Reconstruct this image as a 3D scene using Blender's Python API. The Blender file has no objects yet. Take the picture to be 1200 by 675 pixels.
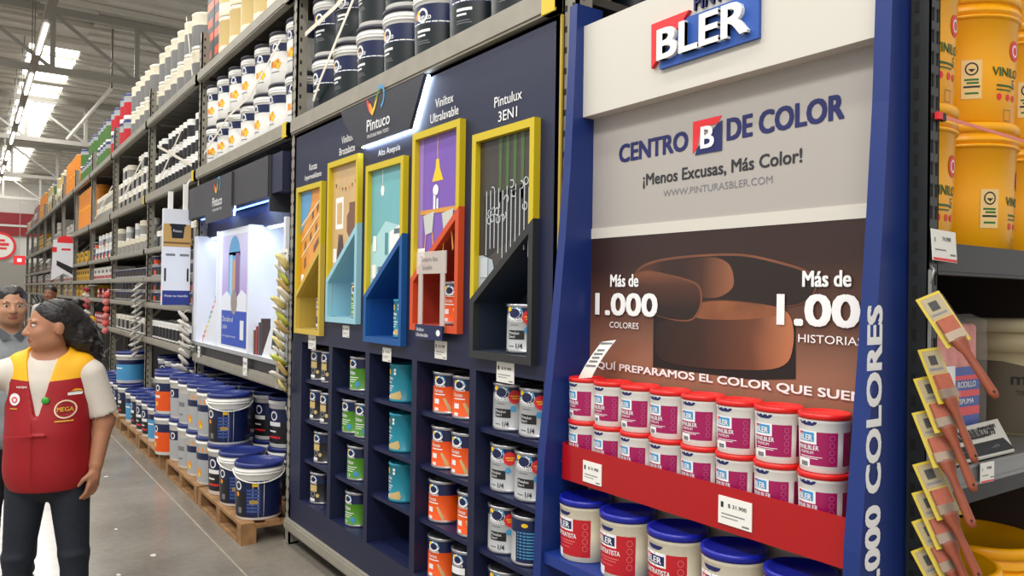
import bpy, math, random
import numpy as np
from mathutils import Vector, Matrix
from mathutils.geometry import tessellate_polygon
from mathutils.bvhtree import BVHTree

SC = bpy.context.scene
COL = SC.collection
PI = math.pi
rng = random.Random(7)

# ------------------------------------------------------------------ camera
# world: +y runs down the aisle, +x to the right into the racking, z up
YAW, PITCH, ROLL, FPX = math.radians(35.1713), math.radians(.5162), math.radians(.8468), 904.75
CAM = Vector((0, 0, 1.65))
fw = Vector((math.sin(YAW)*math.cos(PITCH), math.cos(YAW)*math.cos(PITCH), math.sin(PITCH)))
rt0 = Vector((math.cos(YAW), -math.sin(YAW), 0))
up0 = rt0.cross(fw)
rt = rt0*math.cos(ROLL) + up0*math.sin(ROLL)
up = up0*math.cos(ROLL) - rt0*math.sin(ROLL)
cam = bpy.data.cameras.new('camera')
cam.sensor_width = 36
cam.lens = 36*FPX/1200
cam.clip_start = .02
cam.clip_end = 200
camo = bpy.data.objects.new('camera', cam)
COL.objects.link(camo)
camo.matrix_world = Matrix((
    (rt.x, up.x, -fw.x, CAM.x), (rt.y, up.y, -fw.y, CAM.y), (rt.z, up.z, -fw.z, CAM.z), (0, 0, 0, 1)))
SC.camera = camo

# ------------------------------------------------------------------ world, light, exposure
SC.view_settings.view_transform = 'Standard'
SC.view_settings.look = 'None'
SC.view_settings.gamma = 1
SC.view_settings.use_curve_mapping = False
SC.view_settings.exposure = -0.25
W = bpy.data.worlds.new('World')
SC.world = W
W.use_nodes = True
W.node_tree.nodes['Background'].inputs[0].default_value = (1.0, .975, .94, 1)
W.node_tree.nodes['Background'].inputs[1].default_value = .92


def area(name, loc, size, power, col=(1, .97, .92), rot=(0, 0, 0)):
    l = bpy.data.lights.new(name, 'AREA')
    l.shape = 'RECTANGLE'
    l.size, l.size_y = size
    l.energy = power
    l.color = col
    o = bpy.data.objects.new(name, l)
    o.location = loc
    o.rotation_euler = rot
    COL.objects.link(o)
    return o


# daylight through the roof skylights and the fluorescent rows over the aisles, plus added fill
area('skylight_and_fill_light', (1.75, 30, 7.75), (1.1, 16), 800, (1, .99, .97))
area('skylight_and_fill_light', (-3.2, 6, 7.75), (1.2, 22), 1150, (1, .99, .97))
area('tube_row_and_fill_light', (.35, 3.5, 6.2), (.3, 9), 230)
area('tube_row_and_fill_light', (1.0, 16, 6.2), (.2, 14), 330)
area('skylight_and_fill_light', (0, 46, 7.7), (6, 8), 900, (1, .99, .97))  # added fill that brightens the far end wall
area('tube_row_and_fill_light', (-1.8, -1.0, 5.5), (2.5, 5), 200)  # added frontal fill from behind the camera; no fixture hangs here

# ------------------------------------------------------------------ materials
MATS = {}


def lin(c):
    c /= 255
    return c/12.92 if c <= .04045 else ((c+.055)/1.055)**2.4


def mat(name, rgb, rough=.5, metal=0, noise=0, scale=30, emit=0, coat=0, trans=0, alpha=1, spec=.5, bump=0):
    if name in MATS:
        return MATS[name]
    m = bpy.data.materials.new(name)
    m.use_nodes = True
    nt = m.node_tree
    b = nt.nodes['Principled BSDF']
    c = tuple(lin(v) for v in rgb)
    b.inputs['Base Color'].default_value = c + (1,)
    b.inputs['Roughness'].default_value = rough
    b.inputs['Metallic'].default_value = metal
    b.inputs['Specular IOR Level'].default_value = spec
    b.inputs['Coat Weight'].default_value = coat
    b.inputs['Transmission Weight'].default_value = trans
    b.inputs['Alpha'].default_value = alpha
    if emit:
        b.inputs['Emission Color'].default_value = c + (1,)
        b.inputs['Emission Strength'].default_value = emit
    if noise or bump:
        tc = nt.nodes.new('ShaderNodeTexCoord')
        n = nt.nodes.new('ShaderNodeTexNoise')
        n.inputs['Scale'].default_value = scale
        n.inputs['Detail'].default_value = 4
        nt.links.new(tc.outputs['Object'], n.inputs['Vector'])
        if noise:
            r = nt.nodes.new('ShaderNodeValToRGB')
            r.color_ramp.elements[0].position = .3
            r.color_ramp.elements[1].position = .7
            r.color_ramp.elements[0].color = tuple(v*(1-noise) for v in c) + (1,)
            r.color_ramp.elements[1].color = tuple(min(1, v*(1+noise)) for v in c) + (1,)
            nt.links.new(n.outputs['Fac'], r.inputs['Fac'])
            nt.links.new(r.outputs['Color'], b.inputs['Base Color'])
        if bump:
            bp = nt.nodes.new('ShaderNodeBump')
            bp.inputs['Strength'].default_value = bump
            bp.inputs['Distance'].default_value = .01
            nt.links.new(n.outputs['Fac'], bp.inputs['Height'])
            nt.links.new(bp.outputs['Normal'], b.inputs['Normal'])
    MATS[name] = m
    return m


def ramp_mat(name, stops, axis, lo, hi, rough=.45, noise=.0, scale=6, emit=0):
    """printed picture ink: colour ramp along one object axis, slightly mottled"""
    if name in MATS:
        return MATS[name]
    m = bpy.data.materials.new(name)
    m.use_nodes = True
    nt = m.node_tree
    b = nt.nodes['Principled BSDF']
    b.inputs['Roughness'].default_value = rough
    tc = nt.nodes.new('ShaderNodeTexCoord')
    sp = nt.nodes.new('ShaderNodeSeparateXYZ')
    nt.links.new(tc.outputs['Object'], sp.inputs[0])
    mr = nt.nodes.new('ShaderNodeMapRange')
    mr.inputs['From Min'].default_value = lo
    mr.inputs['From Max'].default_value = hi
    nt.links.new(sp.outputs['XYZ'.index(axis)], mr.inputs['Value'])
    src = mr.outputs[0]
    if noise:
        n = nt.nodes.new('ShaderNodeTexNoise')
        n.inputs['Scale'].default_value = scale
        nt.links.new(tc.outputs['Object'], n.inputs['Vector'])
        ma = nt.nodes.new('ShaderNodeMath')
        ma.operation = 'MULTIPLY_ADD'
        ma.inputs[1].default_value = noise
        nt.links.new(n.outputs['Fac'], ma.inputs[0])
        nt.links.new(src, ma.inputs[2])
        src = ma.outputs[0]
    r = nt.nodes.new('ShaderNodeValToRGB')
    el = r.color_ramp.elements
    while len(el) < len(stops):
        el.new(.5)
    for e, (p, c) in zip(el, stops):
        e.position = p
        e.color = tuple(lin(v) for v in c) + (1,)
    nt.links.new(src, r.inputs['Fac'])
    nt.links.new(r.outputs['Color'], b.inputs['Base Color'])
    if emit:
        nt.links.new(r.outputs['Color'], b.inputs['Emission Color'])
        b.inputs['Emission Strength'].default_value = emit
    MATS[name] = m
    return m


white = mat('white_plastic', (246, 245, 240), .4)
offwhite = mat('cream_plastic', (234, 226, 202), .42, noise=.05)
paper = mat('paper', (235, 233, 226), .7)
ink = mat('black_ink', (28, 28, 32), .6)
greyink = mat('grey_ink', (120, 120, 124), .6)
navyink = mat('navy_ink', (22, 30, 92), .5)
bluelid = mat('blue_lid_plastic', (16, 28, 150), .35, noise=.06, scale=60)
navylid = mat('navy_lid_plastic', (36, 50, 118), .35, noise=.12, scale=18)
darklid = mat('dark_lid_plastic', (44, 44, 58), .45)
redlid = mat('red_lid_plastic', (222, 32, 28), .35)
magenta = mat('magenta_label', (160, 16, 88), .4)
redlabel = mat('red_label', (188, 22, 36), .4)
navylabel = mat('navy_label', (16, 30, 74), .35)
darklabel = mat('dark_green_black_label', (12, 26, 32), .35)
blacklabel = mat('black_label', (24, 24, 28), .4)
orangelabel = mat('orange_label', (232, 84, 14), .4)
greenlabel = mat('green_label', (74, 138, 28), .4)
teallabel = mat('teal_label', (22, 132, 154), .4)
silverlabel = mat('silver_label', (176, 178, 180), .4, metal=.15)
goldlabel = mat('gold_label', (206, 180, 120), .45)
yellowmark = mat('yellow_print', (246, 200, 30), .45)
orangemark = mat('orange_print', (240, 150, 40), .45)
redmark = mat('red_print', (226, 40, 48), .45)
cyanmark = mat('light_blue_print', (70, 150, 200), .45)
whiteprint = mat('white_print', (240, 240, 240), .5)
tin = mat('tin_rim', (186, 186, 190), .3, metal=.9)
yellowplastic = mat('yellow_plastic', (255, 178, 0), .33, noise=.03, scale=5)
greensign = mat('green_print', (40, 110, 40), .5)
rackgrey = mat('rack_paint', (146, 141, 128), .5, noise=.08, scale=9)
rackdark = mat('rack_slot_shadow_gap', (40, 38, 36), .8)
deckgrey = mat('shelf_deck_steel', (84, 81, 76), .55, noise=.1, scale=7)
blacksteel = mat('black_steel', (36, 38, 38), .42, noise=.1, scale=20)
boardnavy = mat('navy_board', (23, 29, 60), .5, noise=.05, scale=3)
cubnavy = mat('navy_cubby_laminate', (16, 25, 64), .5)
blerblue = mat('blue_laminate', (17, 44, 112), .42, noise=.04, scale=4)
greyboard = mat('light_grey_print', (170, 164, 158), .5)
whiteboard = mat('white_board', (206, 202, 192), .45)
frameyellow = mat('yellow_frame', (204, 180, 22), .45)
wood = mat('pallet_wood', (150, 112, 72), .75, noise=.3, scale=12)
strapmat = mat('white_strap', (222, 214, 196), .45)
cardboard = mat('cardboard', (168, 132, 92), .8, noise=.08, scale=14)


# ------------------------------------------------------------------ mesh helpers
class MB:
    def __init__(s):
        s.v, s.f, s.m, s.s = [], [], [], []

    def add(s, verts, faces, m=0, smooth=False):
        o = len(s.v)
        s.v.extend([tuple(p) for p in verts])
        for f in faces:
            s.f.append(tuple(i+o for i in f))
            s.m.append(m)
            s.s.append(smooth)

    def box(s, x0, x1, y0, y1, z0, z1, m=0):
        if x0 > x1: x0, x1 = x1, x0
        if y0 > y1: y0, y1 = y1, y0
        if z0 > z1: z0, z1 = z1, z0
        v = [(x, y, z) for x in (x0, x1) for y in (y0, y1) for z in (z0, z1)]
        s.add(v, [(0, 1, 3, 2), (4, 6, 7, 5), (0, 4, 5, 1), (2, 3, 7, 6), (0, 2, 6, 4), (1, 5, 7, 3)], m)

    def lathe(s, prof, seg=24, m=0, c=(0, 0, 0), cap0=True, cap1=True, frame=None):
        """prof: [(r,z)...] bottom to top; m: one index or one per span"""
        n = len(prof)
        vs = []
        for r, z in prof:
            for k in range(seg):
                a = 2*PI*k/seg
                vs.append((r*math.cos(a), r*math.sin(a), z))
        if frame is None:
            vs = [(x+c[0], y+c[1], z+c[2]) for x, y, z in vs]
        else:
            vs = [tuple(frame @ Vector(p)) for p in vs]
        o = len(s.v)
        s.v.extend(vs)
        for i in range(n-1):
            mi = m if isinstance(m, int) else m[i]
            for k in range(seg):
                k2 = (k+1) % seg
                s.f.append((o+i*seg+k, o+i*seg+k2, o+(i+1)*seg+k2, o+(i+1)*seg+k))
                s.m.append(mi)
                s.s.append(True)
        if cap0:
            s.f.append(tuple(o+k for k in reversed(range(seg))))
            s.m.append(m if isinstance(m, int) else m[0])
            s.s.append(False)
        if cap1:
            s.f.append(tuple(o+(n-1)*seg+k for k in range(seg)))
            s.m.append(m if isinstance(m, int) else m[-1])
            s.s.append(False)

    def tube(s, pts, r, seg=8, m=0, closed=False, r2=None):
        pts = [Vector(p) for p in pts]
        n = len(pts)
        rings = []
        prev = None
        for i, p in enumerate(pts):
            if closed:
                t = pts[(i+1) % n]-pts[i-1]
            else:
                t = pts[min(i+1, n-1)]-pts[max(i-1, 0)]
            t.normalize()
            ref = prev if prev is not None else (Vector((0, 0, 1)) if abs(t.z) < .9 else Vector((1, 0, 0)))
            u = (ref - t*ref.dot(t)).normalized()
            prev = u
            w = t.cross(u)
            rr = r if r2 is None else r+(r2-r)*i/(n-1)
            rings.append([p+(u*math.cos(2*PI*k/seg)+w*math.sin(2*PI*k/seg))*rr for k in range(seg)])
        fs = []
        rng_ = range(n if closed else n-1)
        for i in rng_:
            j = (i+1) % n
            for k in range(seg):
                k2 = (k+1) % seg
                fs.append((i*seg+k, i*seg+k2, j*seg+k2, j*seg+k))
        if not closed:
            fs.append(tuple(reversed(range(seg))))
            fs.append(tuple((n-1)*seg+k for k in range(seg)))
        s.add([p for r_ in rings for p in r_], fs, m, True)

    def bar(s, a, b, w, h, m=0):
        """rectangular bar from a to b"""
        a, b = Vector(a), Vector(b)
        t = (b-a).normalized()
        ref = Vector((0, 0, 1)) if abs(t.z) < .95 else Vector((1, 0, 0))
        u = t.cross(ref).normalized()*(w/2)
        q = u.cross(t).normalized()*(h/2)
        v = [p+e*u+g*q for p in (a, b) for e, g in ((-1, -1), (1, -1), (1, 1), (-1, 1))]
        s.add(v, [(3, 2, 1, 0), (4, 5, 6, 7), (0, 1, 5, 4), (1, 2, 6, 5), (2, 3, 7, 6), (3, 0, 4, 7)], m)

    def prism(s, poly, mp, w0, w1, m=0, mside=None):
        """poly [(u,v)] extruded from w0 to w1 through mapper mp(u,v,w)"""
        n = len(poly)
        a = [mp(u, v, w0) for u, v in poly]
        b = [mp(u, v, w1) for u, v in poly]
        tris = tessellate_polygon([[Vector((u, v, 0)) for u, v in poly]])
        s.add(a, [tuple(reversed(t)) for t in tris], m)
        s.add(b, [tuple(t) for t in tris], m)
        s.add(a+b, [(i, (i+1) % n, n+(i+1) % n, n+i) for i in range(n)], m if mside is None else mside)

    def sheet(s, outer, holes, mp, w, m=0):
        polys = [outer]+holes
        flat = [p for q in polys for p in q]
        tris = tessellate_polygon([[Vector((u, v, 0)) for u, v in q] for q in polys])
        s.add([mp(u, v, w) for u, v in flat], [tuple(t) for t in tris], m)

    def build(s, name, mats, parent=None, org=None):
        me = bpy.data.meshes.new(name)
        vs = s.v
        if org is not None:
            vs = [(x-org[0], y-org[1], z-org[2]) for x, y, z in vs]
        me.from_pydata(vs, [], s.f)
        if not isinstance(mats, (list, tuple)):
            mats = [mats]
        for m_ in mats:
            me.materials.append(m_)
        me.polygons.foreach_set('material_index', s.m)
        me.polygons.foreach_set('use_smooth', s.s)
        me.update()
        o = bpy.data.objects.new(name, me)
        COL.objects.link(o)
        if parent is not None:
            o.parent = parent
        elif org is not None:
            o.location = org
        return o


def tag(o, label, cat, group=None, kind=None):
    if label: o['label'] = label
    if cat: o['category'] = cat
    if group: o['group'] = group
    if kind: o['kind'] = kind
    return o


def thing(name, label, cat, loc=(0, 0, 0), rz=0, group=None):
    o = bpy.data.objects.new(name, None)
    o.empty_display_size = .1
    COL.objects.link(o)
    o.location = loc
    o.rotation_euler = (0, 0, rz)
    return tag(o, label, cat, group)


def struct(o):
    o['kind'] = 'structure'
    return o


def dup(root, loc, rz=0, label=None, group=None):
    r = root.copy()
    COL.objects.link(r)
    r.location = loc
    r.rotation_euler = (0, 0, rz)
    if label: r['label'] = label
    if group: r['group'] = group
    for ch in root.children:
        c = ch.copy()
        COL.objects.link(c)
        c.parent = r
        for g in ch.children:
            d = g.copy()
            COL.objects.link(d)
            d.parent = c
    return r


class Proto:
    """first use moves the thing itself, later uses copy it with its parts"""
    def __init__(s, maker):
        s.maker, s.root = maker, None

    def put(s, loc, rz=0, label=None, group=None, cat=None):
        if s.root is None:
            s.root = s.maker()
            r = s.root
            r.location = loc
            r.rotation_euler = (0, 0, rz)
            if label: r['label'] = label
            if group: r['group'] = group
        else:
            r = dup(s.root, loc, rz, label, group)
        return r


TXT = {}


def text_geo(t, bold=0.0):
    key = (t, bold)
    if key not in TXT:
        cu = bpy.data.curves.new('t', 'FONT')
        cu.body = t
        cu.resolution_u = 3
        cu.offset = bold
        ob = bpy.data.objects.new('t', cu)
        COL.objects.link(ob)
        dg = bpy.context.evaluated_depsgraph_get()
        me = bpy.data.meshes.new_from_object(ob.evaluated_get(dg))
        v = [(p.co.x, p.co.y) for p in me.vertices]
        f = [tuple(p.vertices) for p in me.polygons]
        bpy.data.objects.remove(ob)
        bpy.data.curves.remove(cu)
        bpy.data.meshes.remove(me)
        us = [p[0] for p in v]
        ws = [p[1] for p in v]
        u0, u1, w0, w1 = min(us), max(us), min(ws), max(ws)
        TXT[key] = ([((a-u0)/(u1-u0), (b-w0)/(w1-w0)) for a, b in v], f, (u1-u0)/(w1-w0))
    return TXT[key]


def put_text(mb, t, mp, u0, v0, h, w=None, wl=0, m=0, bold=.0, depth=0, align='l', skew=0):
    """text with its box at (u0,v0), height h, width w (None: natural)"""
    v, f, asp = text_geo(t, 0)
    if w is None: w = asp*h
    if bold:
        if align == 'c': u0 -= w/2
        if align == 'r': u0 -= w
        d = bold*h*1.25
        for i, (du, dv) in enumerate(((-d, -d*.6), (d, -d*.6), (-d, d*.6), (d, d*.6), (0, 0))):
            put_text(mb, t, mp, u0+d+du, v0+d*.6+dv, h-2*d*.6, w-2*d, wl+i*.00012, m, 0, depth, 'l', skew)
        return
    if align == 'c': u0 -= w/2
    if align == 'r': u0 -= w
    pts = [(u0+a*w+b*h*skew, v0+b*h) for a, b in v]
    if not depth:
        mb.add([mp(a, b, wl) for a, b in pts], f, m)
        return
    n = len(pts)
    mb.add([mp(a, b, wl+depth) for a, b in pts], f, m)
    ed = {}
    for q in f:
        for i in range(len(q)):
            e = (q[i], q[(i+1) % len(q)])
            ed[e] = 1
    side = [(a, b) for a, b in ed if (b, a) not in ed]
    mb.add([mp(a, b, wl) for a, b in pts]+[mp(a, b, wl+depth) for a, b in pts],
           [(a, b, n+b, n+a) for a, b in side], m)


def cylmap(R, th0=PI):
    """u along the circumference (to the viewer's right), v up, w outwards"""
    Rf = R if callable(R) else (lambda z: R)
    def mp(u, v, w):
        r = Rf(v)+w
        a = th0+u/Rf(v)
        return (r*math.cos(a), r*math.sin(a), v)
    mp.curved = True
    return mp


def aislemap(X):
    """plane facing the aisle (-x): u = y (kept as world y), v = z, w towards the aisle"""
    return lambda u, v, w: (X-w, u, v)


def aisletext(X, y0=0):
    """u to the viewer's right along -y"""
    return lambda u, v, w: (X-w, y0-u, v)


def rect(mb, mp, u0, u1, v0, v1, w=0, m=0, n=1):
    vs = []
    for i in range(n+1):
        u = u0+(u1-u0)*i/n
        vs += [mp(u, v0, w), mp(u, v1, w)]
    mb.add(vs, [(2*i, 2*i+2, 2*i+3, 2*i+1) for i in range(n)], m, n > 1)


def disc(mb, mp, uc, vc, ru, rv=None, w=0, m=0, n=18):
    rv = ru if rv is None else rv
    if getattr(mp, 'curved', False):
        poly(mb, mp, [(uc+ru*math.cos(2*PI*k/n), vc+rv*math.sin(2*PI*k/n)) for k in range(n)], w, m)
        return
    mb.add([mp(uc+ru*math.cos(2*PI*k/n), vc+rv*math.sin(2*PI*k/n), w) for k in range(n)], [tuple(range(n))], m)


def ring(mb, mp, uc, vc, r0, r1, w=0, m=0, n=22, a0=0, a1=2*PI, sv=1):
    vs = []
    full = abs(a1-a0-2*PI) < 1e-6
    k1 = n if full else n+1
    for k in range(k1):
        a = a0+(a1-a0)*k/n
        vs += [mp(uc+r0*math.cos(a), vc+sv*r0*math.sin(a), w), mp(uc+r1*math.cos(a), vc+sv*r1*math.sin(a), w)]
    fs = []
    for k in range(n):
        i, j = 2*k, 2*((k+1) % k1)
        fs.append((i, i+1, j+1, j))
    mb.add(vs, fs, m)


def cut(pts, u, keep_above):
    out = []
    s = 1 if keep_above else -1
    for i in range(len(pts)):
        a, b = pts[i-1], pts[i]
        ia, ib = s*(a[0]-u) >= 0, s*(b[0]-u) >= 0
        if ia != ib:
            t = (u-a[0])/(b[0]-a[0])
            out.append((u, a[1]+(b[1]-a[1])*t))
        if ib: out.append(b)
    return out


def poly(mb, mp, pts, w=0, m=0):
    if getattr(mp, 'curved', False):        # wrap round a pail: lay the shape on in narrow strips
        u0, u1 = min(p[0] for p in pts), max(p[0] for p in pts)
        n = max(1, math.ceil((u1-u0)/.008))
        for i in range(n):
            q = cut(cut(pts, u0+(u1-u0)*i/n, True), u0+(u1-u0)*(i+1)/n, False)
            if len(q) > 2:
                mb.add([mp(u, v, w) for u, v in q], [tuple(t) for t in tessellate_polygon([[Vector((u, v, 0)) for u, v in q]])], m)
        return
    tris = tessellate_polygon([[Vector((u, v, 0)) for u, v in pts]])
    mb.add([mp(u, v, w) for u, v in pts], [tuple(t) for t in tris], m)

# ================================================================== SETTING
RX = 1.74          # front face of the racking
# floor: polished concrete
m = bpy.data.materials.new('polished_concrete')
m.use_nodes = True
nt = m.node_tree
bs = nt.nodes['Principled BSDF']
tc = nt.nodes.new('ShaderNodeTexCoord')
n1 = nt.nodes.new('ShaderNodeTexNoise'); n1.inputs['Scale'].default_value = 1.3; n1.inputs['Detail'].default_value = 8
n2 = nt.nodes.new('ShaderNodeTexNoise'); n2.inputs['Scale'].default_value = 22; n2.inputs['Detail'].default_value = 5
mx = nt.nodes.new('ShaderNodeMath'); mx.operation = 'MULTIPLY_ADD'; mx.inputs[1].default_value = .35
nt.links.new(tc.outputs['Object'], n1.inputs[0]); nt.links.new(tc.outputs['Object'], n2.inputs[0])
nt.links.new(n2.outputs['Fac'], mx.inputs[0]); nt.links.new(n1.outputs['Fac'], mx.inputs[2])
cr = nt.nodes.new('ShaderNodeValToRGB')
cr.color_ramp.elements[0].position = .45; cr.color_ramp.elements[1].position = .95
cr.color_ramp.elements[0].color = tuple(lin(v) for v in (116, 110, 100)) + (1,)
cr.color_ramp.elements[1].color = tuple(lin(v) for v in (150, 143, 131)) + (1,)
nt.links.new(mx.outputs[0], cr.inputs[0]); nt.links.new(cr.outputs[0], bs.inputs['Base Color'])
bs.inputs['Roughness'].default_value = .2
mr = nt.nodes.new('ShaderNodeMapRange'); mr.inputs['To Min'].default_value = .14; mr.inputs['To Max'].default_value = .34
nt.links.new(n1.outputs['Fac'], mr.inputs[0]); nt.links.new(mr.outputs[0], bs.inputs['Roughness'])
b = MB(); b.box(-8, 8, -6, 56, -.15, 0)
struct(b.build('floor', m))
# worn pale line and flecks on the concrete
b = MB(); b.box(1.342, 1.354, -2, 30, 0, .0012)
struct(b.build('trim_1', mat('pale_floor_line', (150, 143, 128), .5, noise=.2, scale=12)))
b = MB()
for x, y in ((.86, 5.9), (.74, 4.95), (.8, 4.75), (.97, 5.2), (1.1, 4.6), (1.22, 4.55), (.62, 4.4), (.9, 4.3), (1.02, 7.6)):
    k = rng.uniform(.008, .02)
    b.add([(x+k*math.cos(a)*rng.uniform(.7, 1.5), y+k*1.6*math.sin(a), .0015) for a in [2*PI*i/8 for i in range(8)]], [tuple(range(8))])
o = b.build('floor_flecks', mat('fleck_paint', (206, 204, 196), .6))
tag(o, 'pale worn flecks on the grey polished concrete floor', 'stain', kind='stuff')

# end wall far down the aisle
wallwhite = mat('far_wall_paint', (214, 212, 206), .7, noise=.03)
redband = mat('far_red_fascia', (140, 20, 28), .5)
b = MB(); b.box(-8, 8, 55, 55.2, 0, 9); struct(b.build('wall_back', wallwhite))
b = MB(); b.box(-8, 8, 54.75, 55, 4.75, 6.1); struct(b.build('trim_2', redband))
b = MB(); b.box(-8, 8, 54.7, 55, 5.28, 5.4); struct(b.build('trim_3', wallwhite))
b = MB(); b.box(-8, 8, 54.6, 55, .0, 3.15); struct(b.build('trim_4', mat('far_wall_lower', (150, 146, 138), .7)))
fm = lambda u, v, w: (u, 54.72-w, v)
t = thing('round_wall_sign', 'round red and white store sign on the white end wall', 'sign', (1.5, 54.72, 3.3))
b = MB(); disc(b, fm, 1.5, 4.1, .82, w=.01, m=0, n=40); ring(b, fm, 1.5, 4.1, .68, .82, w=.02, m=1, n=40)
b.lathe([(.82, 0), (.82, .1)], 40, 0, frame=Matrix.Translation((1.5, 54.82, 4.1)) @ Matrix.Rotation(PI/2, 4, 'X') @ Matrix.Translation((0, 0, -.0)))
b.build('face', [mat('sign_white', (236, 232, 226), .5), redmark], t, t.location)
b = MB(); rect(b, fm, 1.05, 1.95, 4.12, 4.28, .03); rect(b, fm, 1.15, 1.85, 3.9, 4.02, .03)
rect(b, fm, 1.25, 1.75, 4.36, 4.5, .03)
b.build('lettering', redmark, t, t.location)
t = thing('hanging_aisle_sign', 'small red square sign under the far end wall', 'sign', (2.2, 50, 2.9))
b = MB(); b.box(2.0, 2.55, 50, 50.06, 2.9, 3.4); b.build('panel', redmark, t, t.location)
b = MB(); rect(b, lambda u, v, w: (u, 50-w, v), 2.17, 2.38, 3.05, 3.25, .01); b.build('symbol', whiteprint, t, t.location)
b = MB(); b.box(2.26, 2.28, 50.02, 50.04, 3.4, 8); b.build('hanger', rackgrey, t, t.location)

# roof: ribbed deck, skylight strip, purlins, trusses
roofm = mat('roof_deck_steel', (196, 192, 182), .6, noise=.05, scale=2)
b = MB()
for i in range(62):
    y = -5+i
    for (xa, xb) in ((-8, 1.2), (2.35, 9)):
        b.box(xa, xb, y, y+.72, 8.0, 8.06)
        b.box(xa, xb, y+.72, y+1.0, 7.93, 8.06)
for (ya, yb) in ((-6, 23.6), (27.2, 28.2), (38.6, 40.2), (54, 57)):
    b.box(1.2, 2.35, ya, yb, 8.0, 8.06)
struct(b.build('ceiling', roofm))
sky = mat('skylight_panel', (255, 253, 246), .5, emit=6)
for i, (ya, yb) in enumerate(((23.6, 27.2), (28.2, 38.6), (40.2, 54))):
    b = MB(); b.box(1.2, 2.35, ya, yb, 8.02, 8.05)
    struct(b.build('window_%d' % (i+1), sky))
purl = mat('purlin_paint', (196, 192, 180), .55)
b = MB()
for i in range(30):
    b.box(-8, 9, 8.5+1.55*i, 8.56+1.55*i, 7.86, 7.99)
struct(b.build('ceiling_purlins', purl))
trussm = mat('truss_paint', (150, 147, 138), .5)
for k, y in enumerate((12.2, 19.9, 29.5, 39.5, 49.5)):
    t = thing('roof_truss', ['grey steel roof truss nearest overhead, mostly out of view', 'grey steel roof truss spanning over the aisle at top left, nearest in view',
              'second grey roof truss behind the nearest one over the aisle', 'third grey roof truss seen over the far skylight',
              'farthest grey roof truss just before the end wall'][k], 'truss', (1.5, y, 6.45), group='roof trusses')
    b = MB(); b.box(-8, 9, y-.06, y+.06, 6.42, 6.56); b.build('bottom_chord', trussm, t, t.location)
    b = MB(); b.box(-8, 9, y-.06, y+.06, 7.74, 7.9); b.build('top_chord', trussm, t, t.location)
    for j in range(-5, 5):
        x = 1.45+1.7*j
        b = MB(); b.box(x-.05, x+.05, y-.04, y+.04, 6.56, 7.74); b.build('post', trussm, t, t.location)
        b = MB(); b.bar((x+.05, y, 7.72), (x+1.65, y, 6.56), .07, .07); b.build('diagonal', trussm, t, t.location)
# fluorescent row
tubeglow = mat('fluorescent_tube', (255, 250, 238), .4, emit=7)
housing = mat('light_housing', (120, 117, 110), .5)
for k in range(10):
    y = 11.65+3.9*k
    t = thing('fluorescent_fixture', ('hanging fluorescent light, number %d counting from the front of the row over the aisle' % (k+1)), 'light', (1.05, y+1.2, 6.35), group='fluorescent row over the aisle')
    b = MB(); b.box(.98, 1.12, y, y+3.88, 6.3, 6.37); b.build('housing', housing, t, t.location)
    b = MB(); b.box(1.02, 1.08, y+.25, y+2.35, 6.26, 6.3); b.build('tube', tubeglow, t, t.location)
    b = MB(); b.box(1.04, 1.06, y+.3, y+.32, 6.37, 8); b.build('hanger', housing, t, t.location)
    b = MB(); b.box(1.04, 1.06, y+3.3, y+3.32, 6.37, 8); b.build('hanger', housing, t, t.location)
t = thing('ceiling_pipe', 'thin white slanting pipe hanging from the roof above the top shelf', 'pipe', (2.1, 23, 5.6))
b = MB(); b.bar((1.95, 22, 5.35), (2.75, 20.8, 6.5), .06, .06); b.build('pipe', mat('pipe_white', (226, 224, 216), .5), t, t.location)
b = MB(); b.box(2.73, 2.77, 20.78, 20.82, 6.5, 8); b.build('hanger', housing, t, t.location)

# ================================================================== RACKING
UY = [2.135, 5.0, 7.57, 10.05, 12.8, 15.3, 17.9, 20.5, 23.1, 25.7, 28.3, 30.9, 33.5]


def upright(y, x, ht, parent, org, mats):
    b = MB()
    b.box(x, x+.012, y-.04, y+.04, 0, ht)
    b.box(x, x+.07, y-.04, y-.028, 0, ht)
    b.box(x, x+.07, y+.028, y+.04, 0, ht)
    b.box(x-.01, x+.1, y-.04, y+.04, 0, .012)
    if y < 13:
        z = .12
        while z < ht-.05:
            for dy in (-.02, .02):
                b.box(x-.001, x+.001, y+dy-.006, y+dy+.006, z, z+.022, 1)
            b.box(x+.02, x+.034, y-.041, y-.039, z+.03, z+.055, 1)
            z += .075
    return b.build('upright', mats, parent, org)


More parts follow.
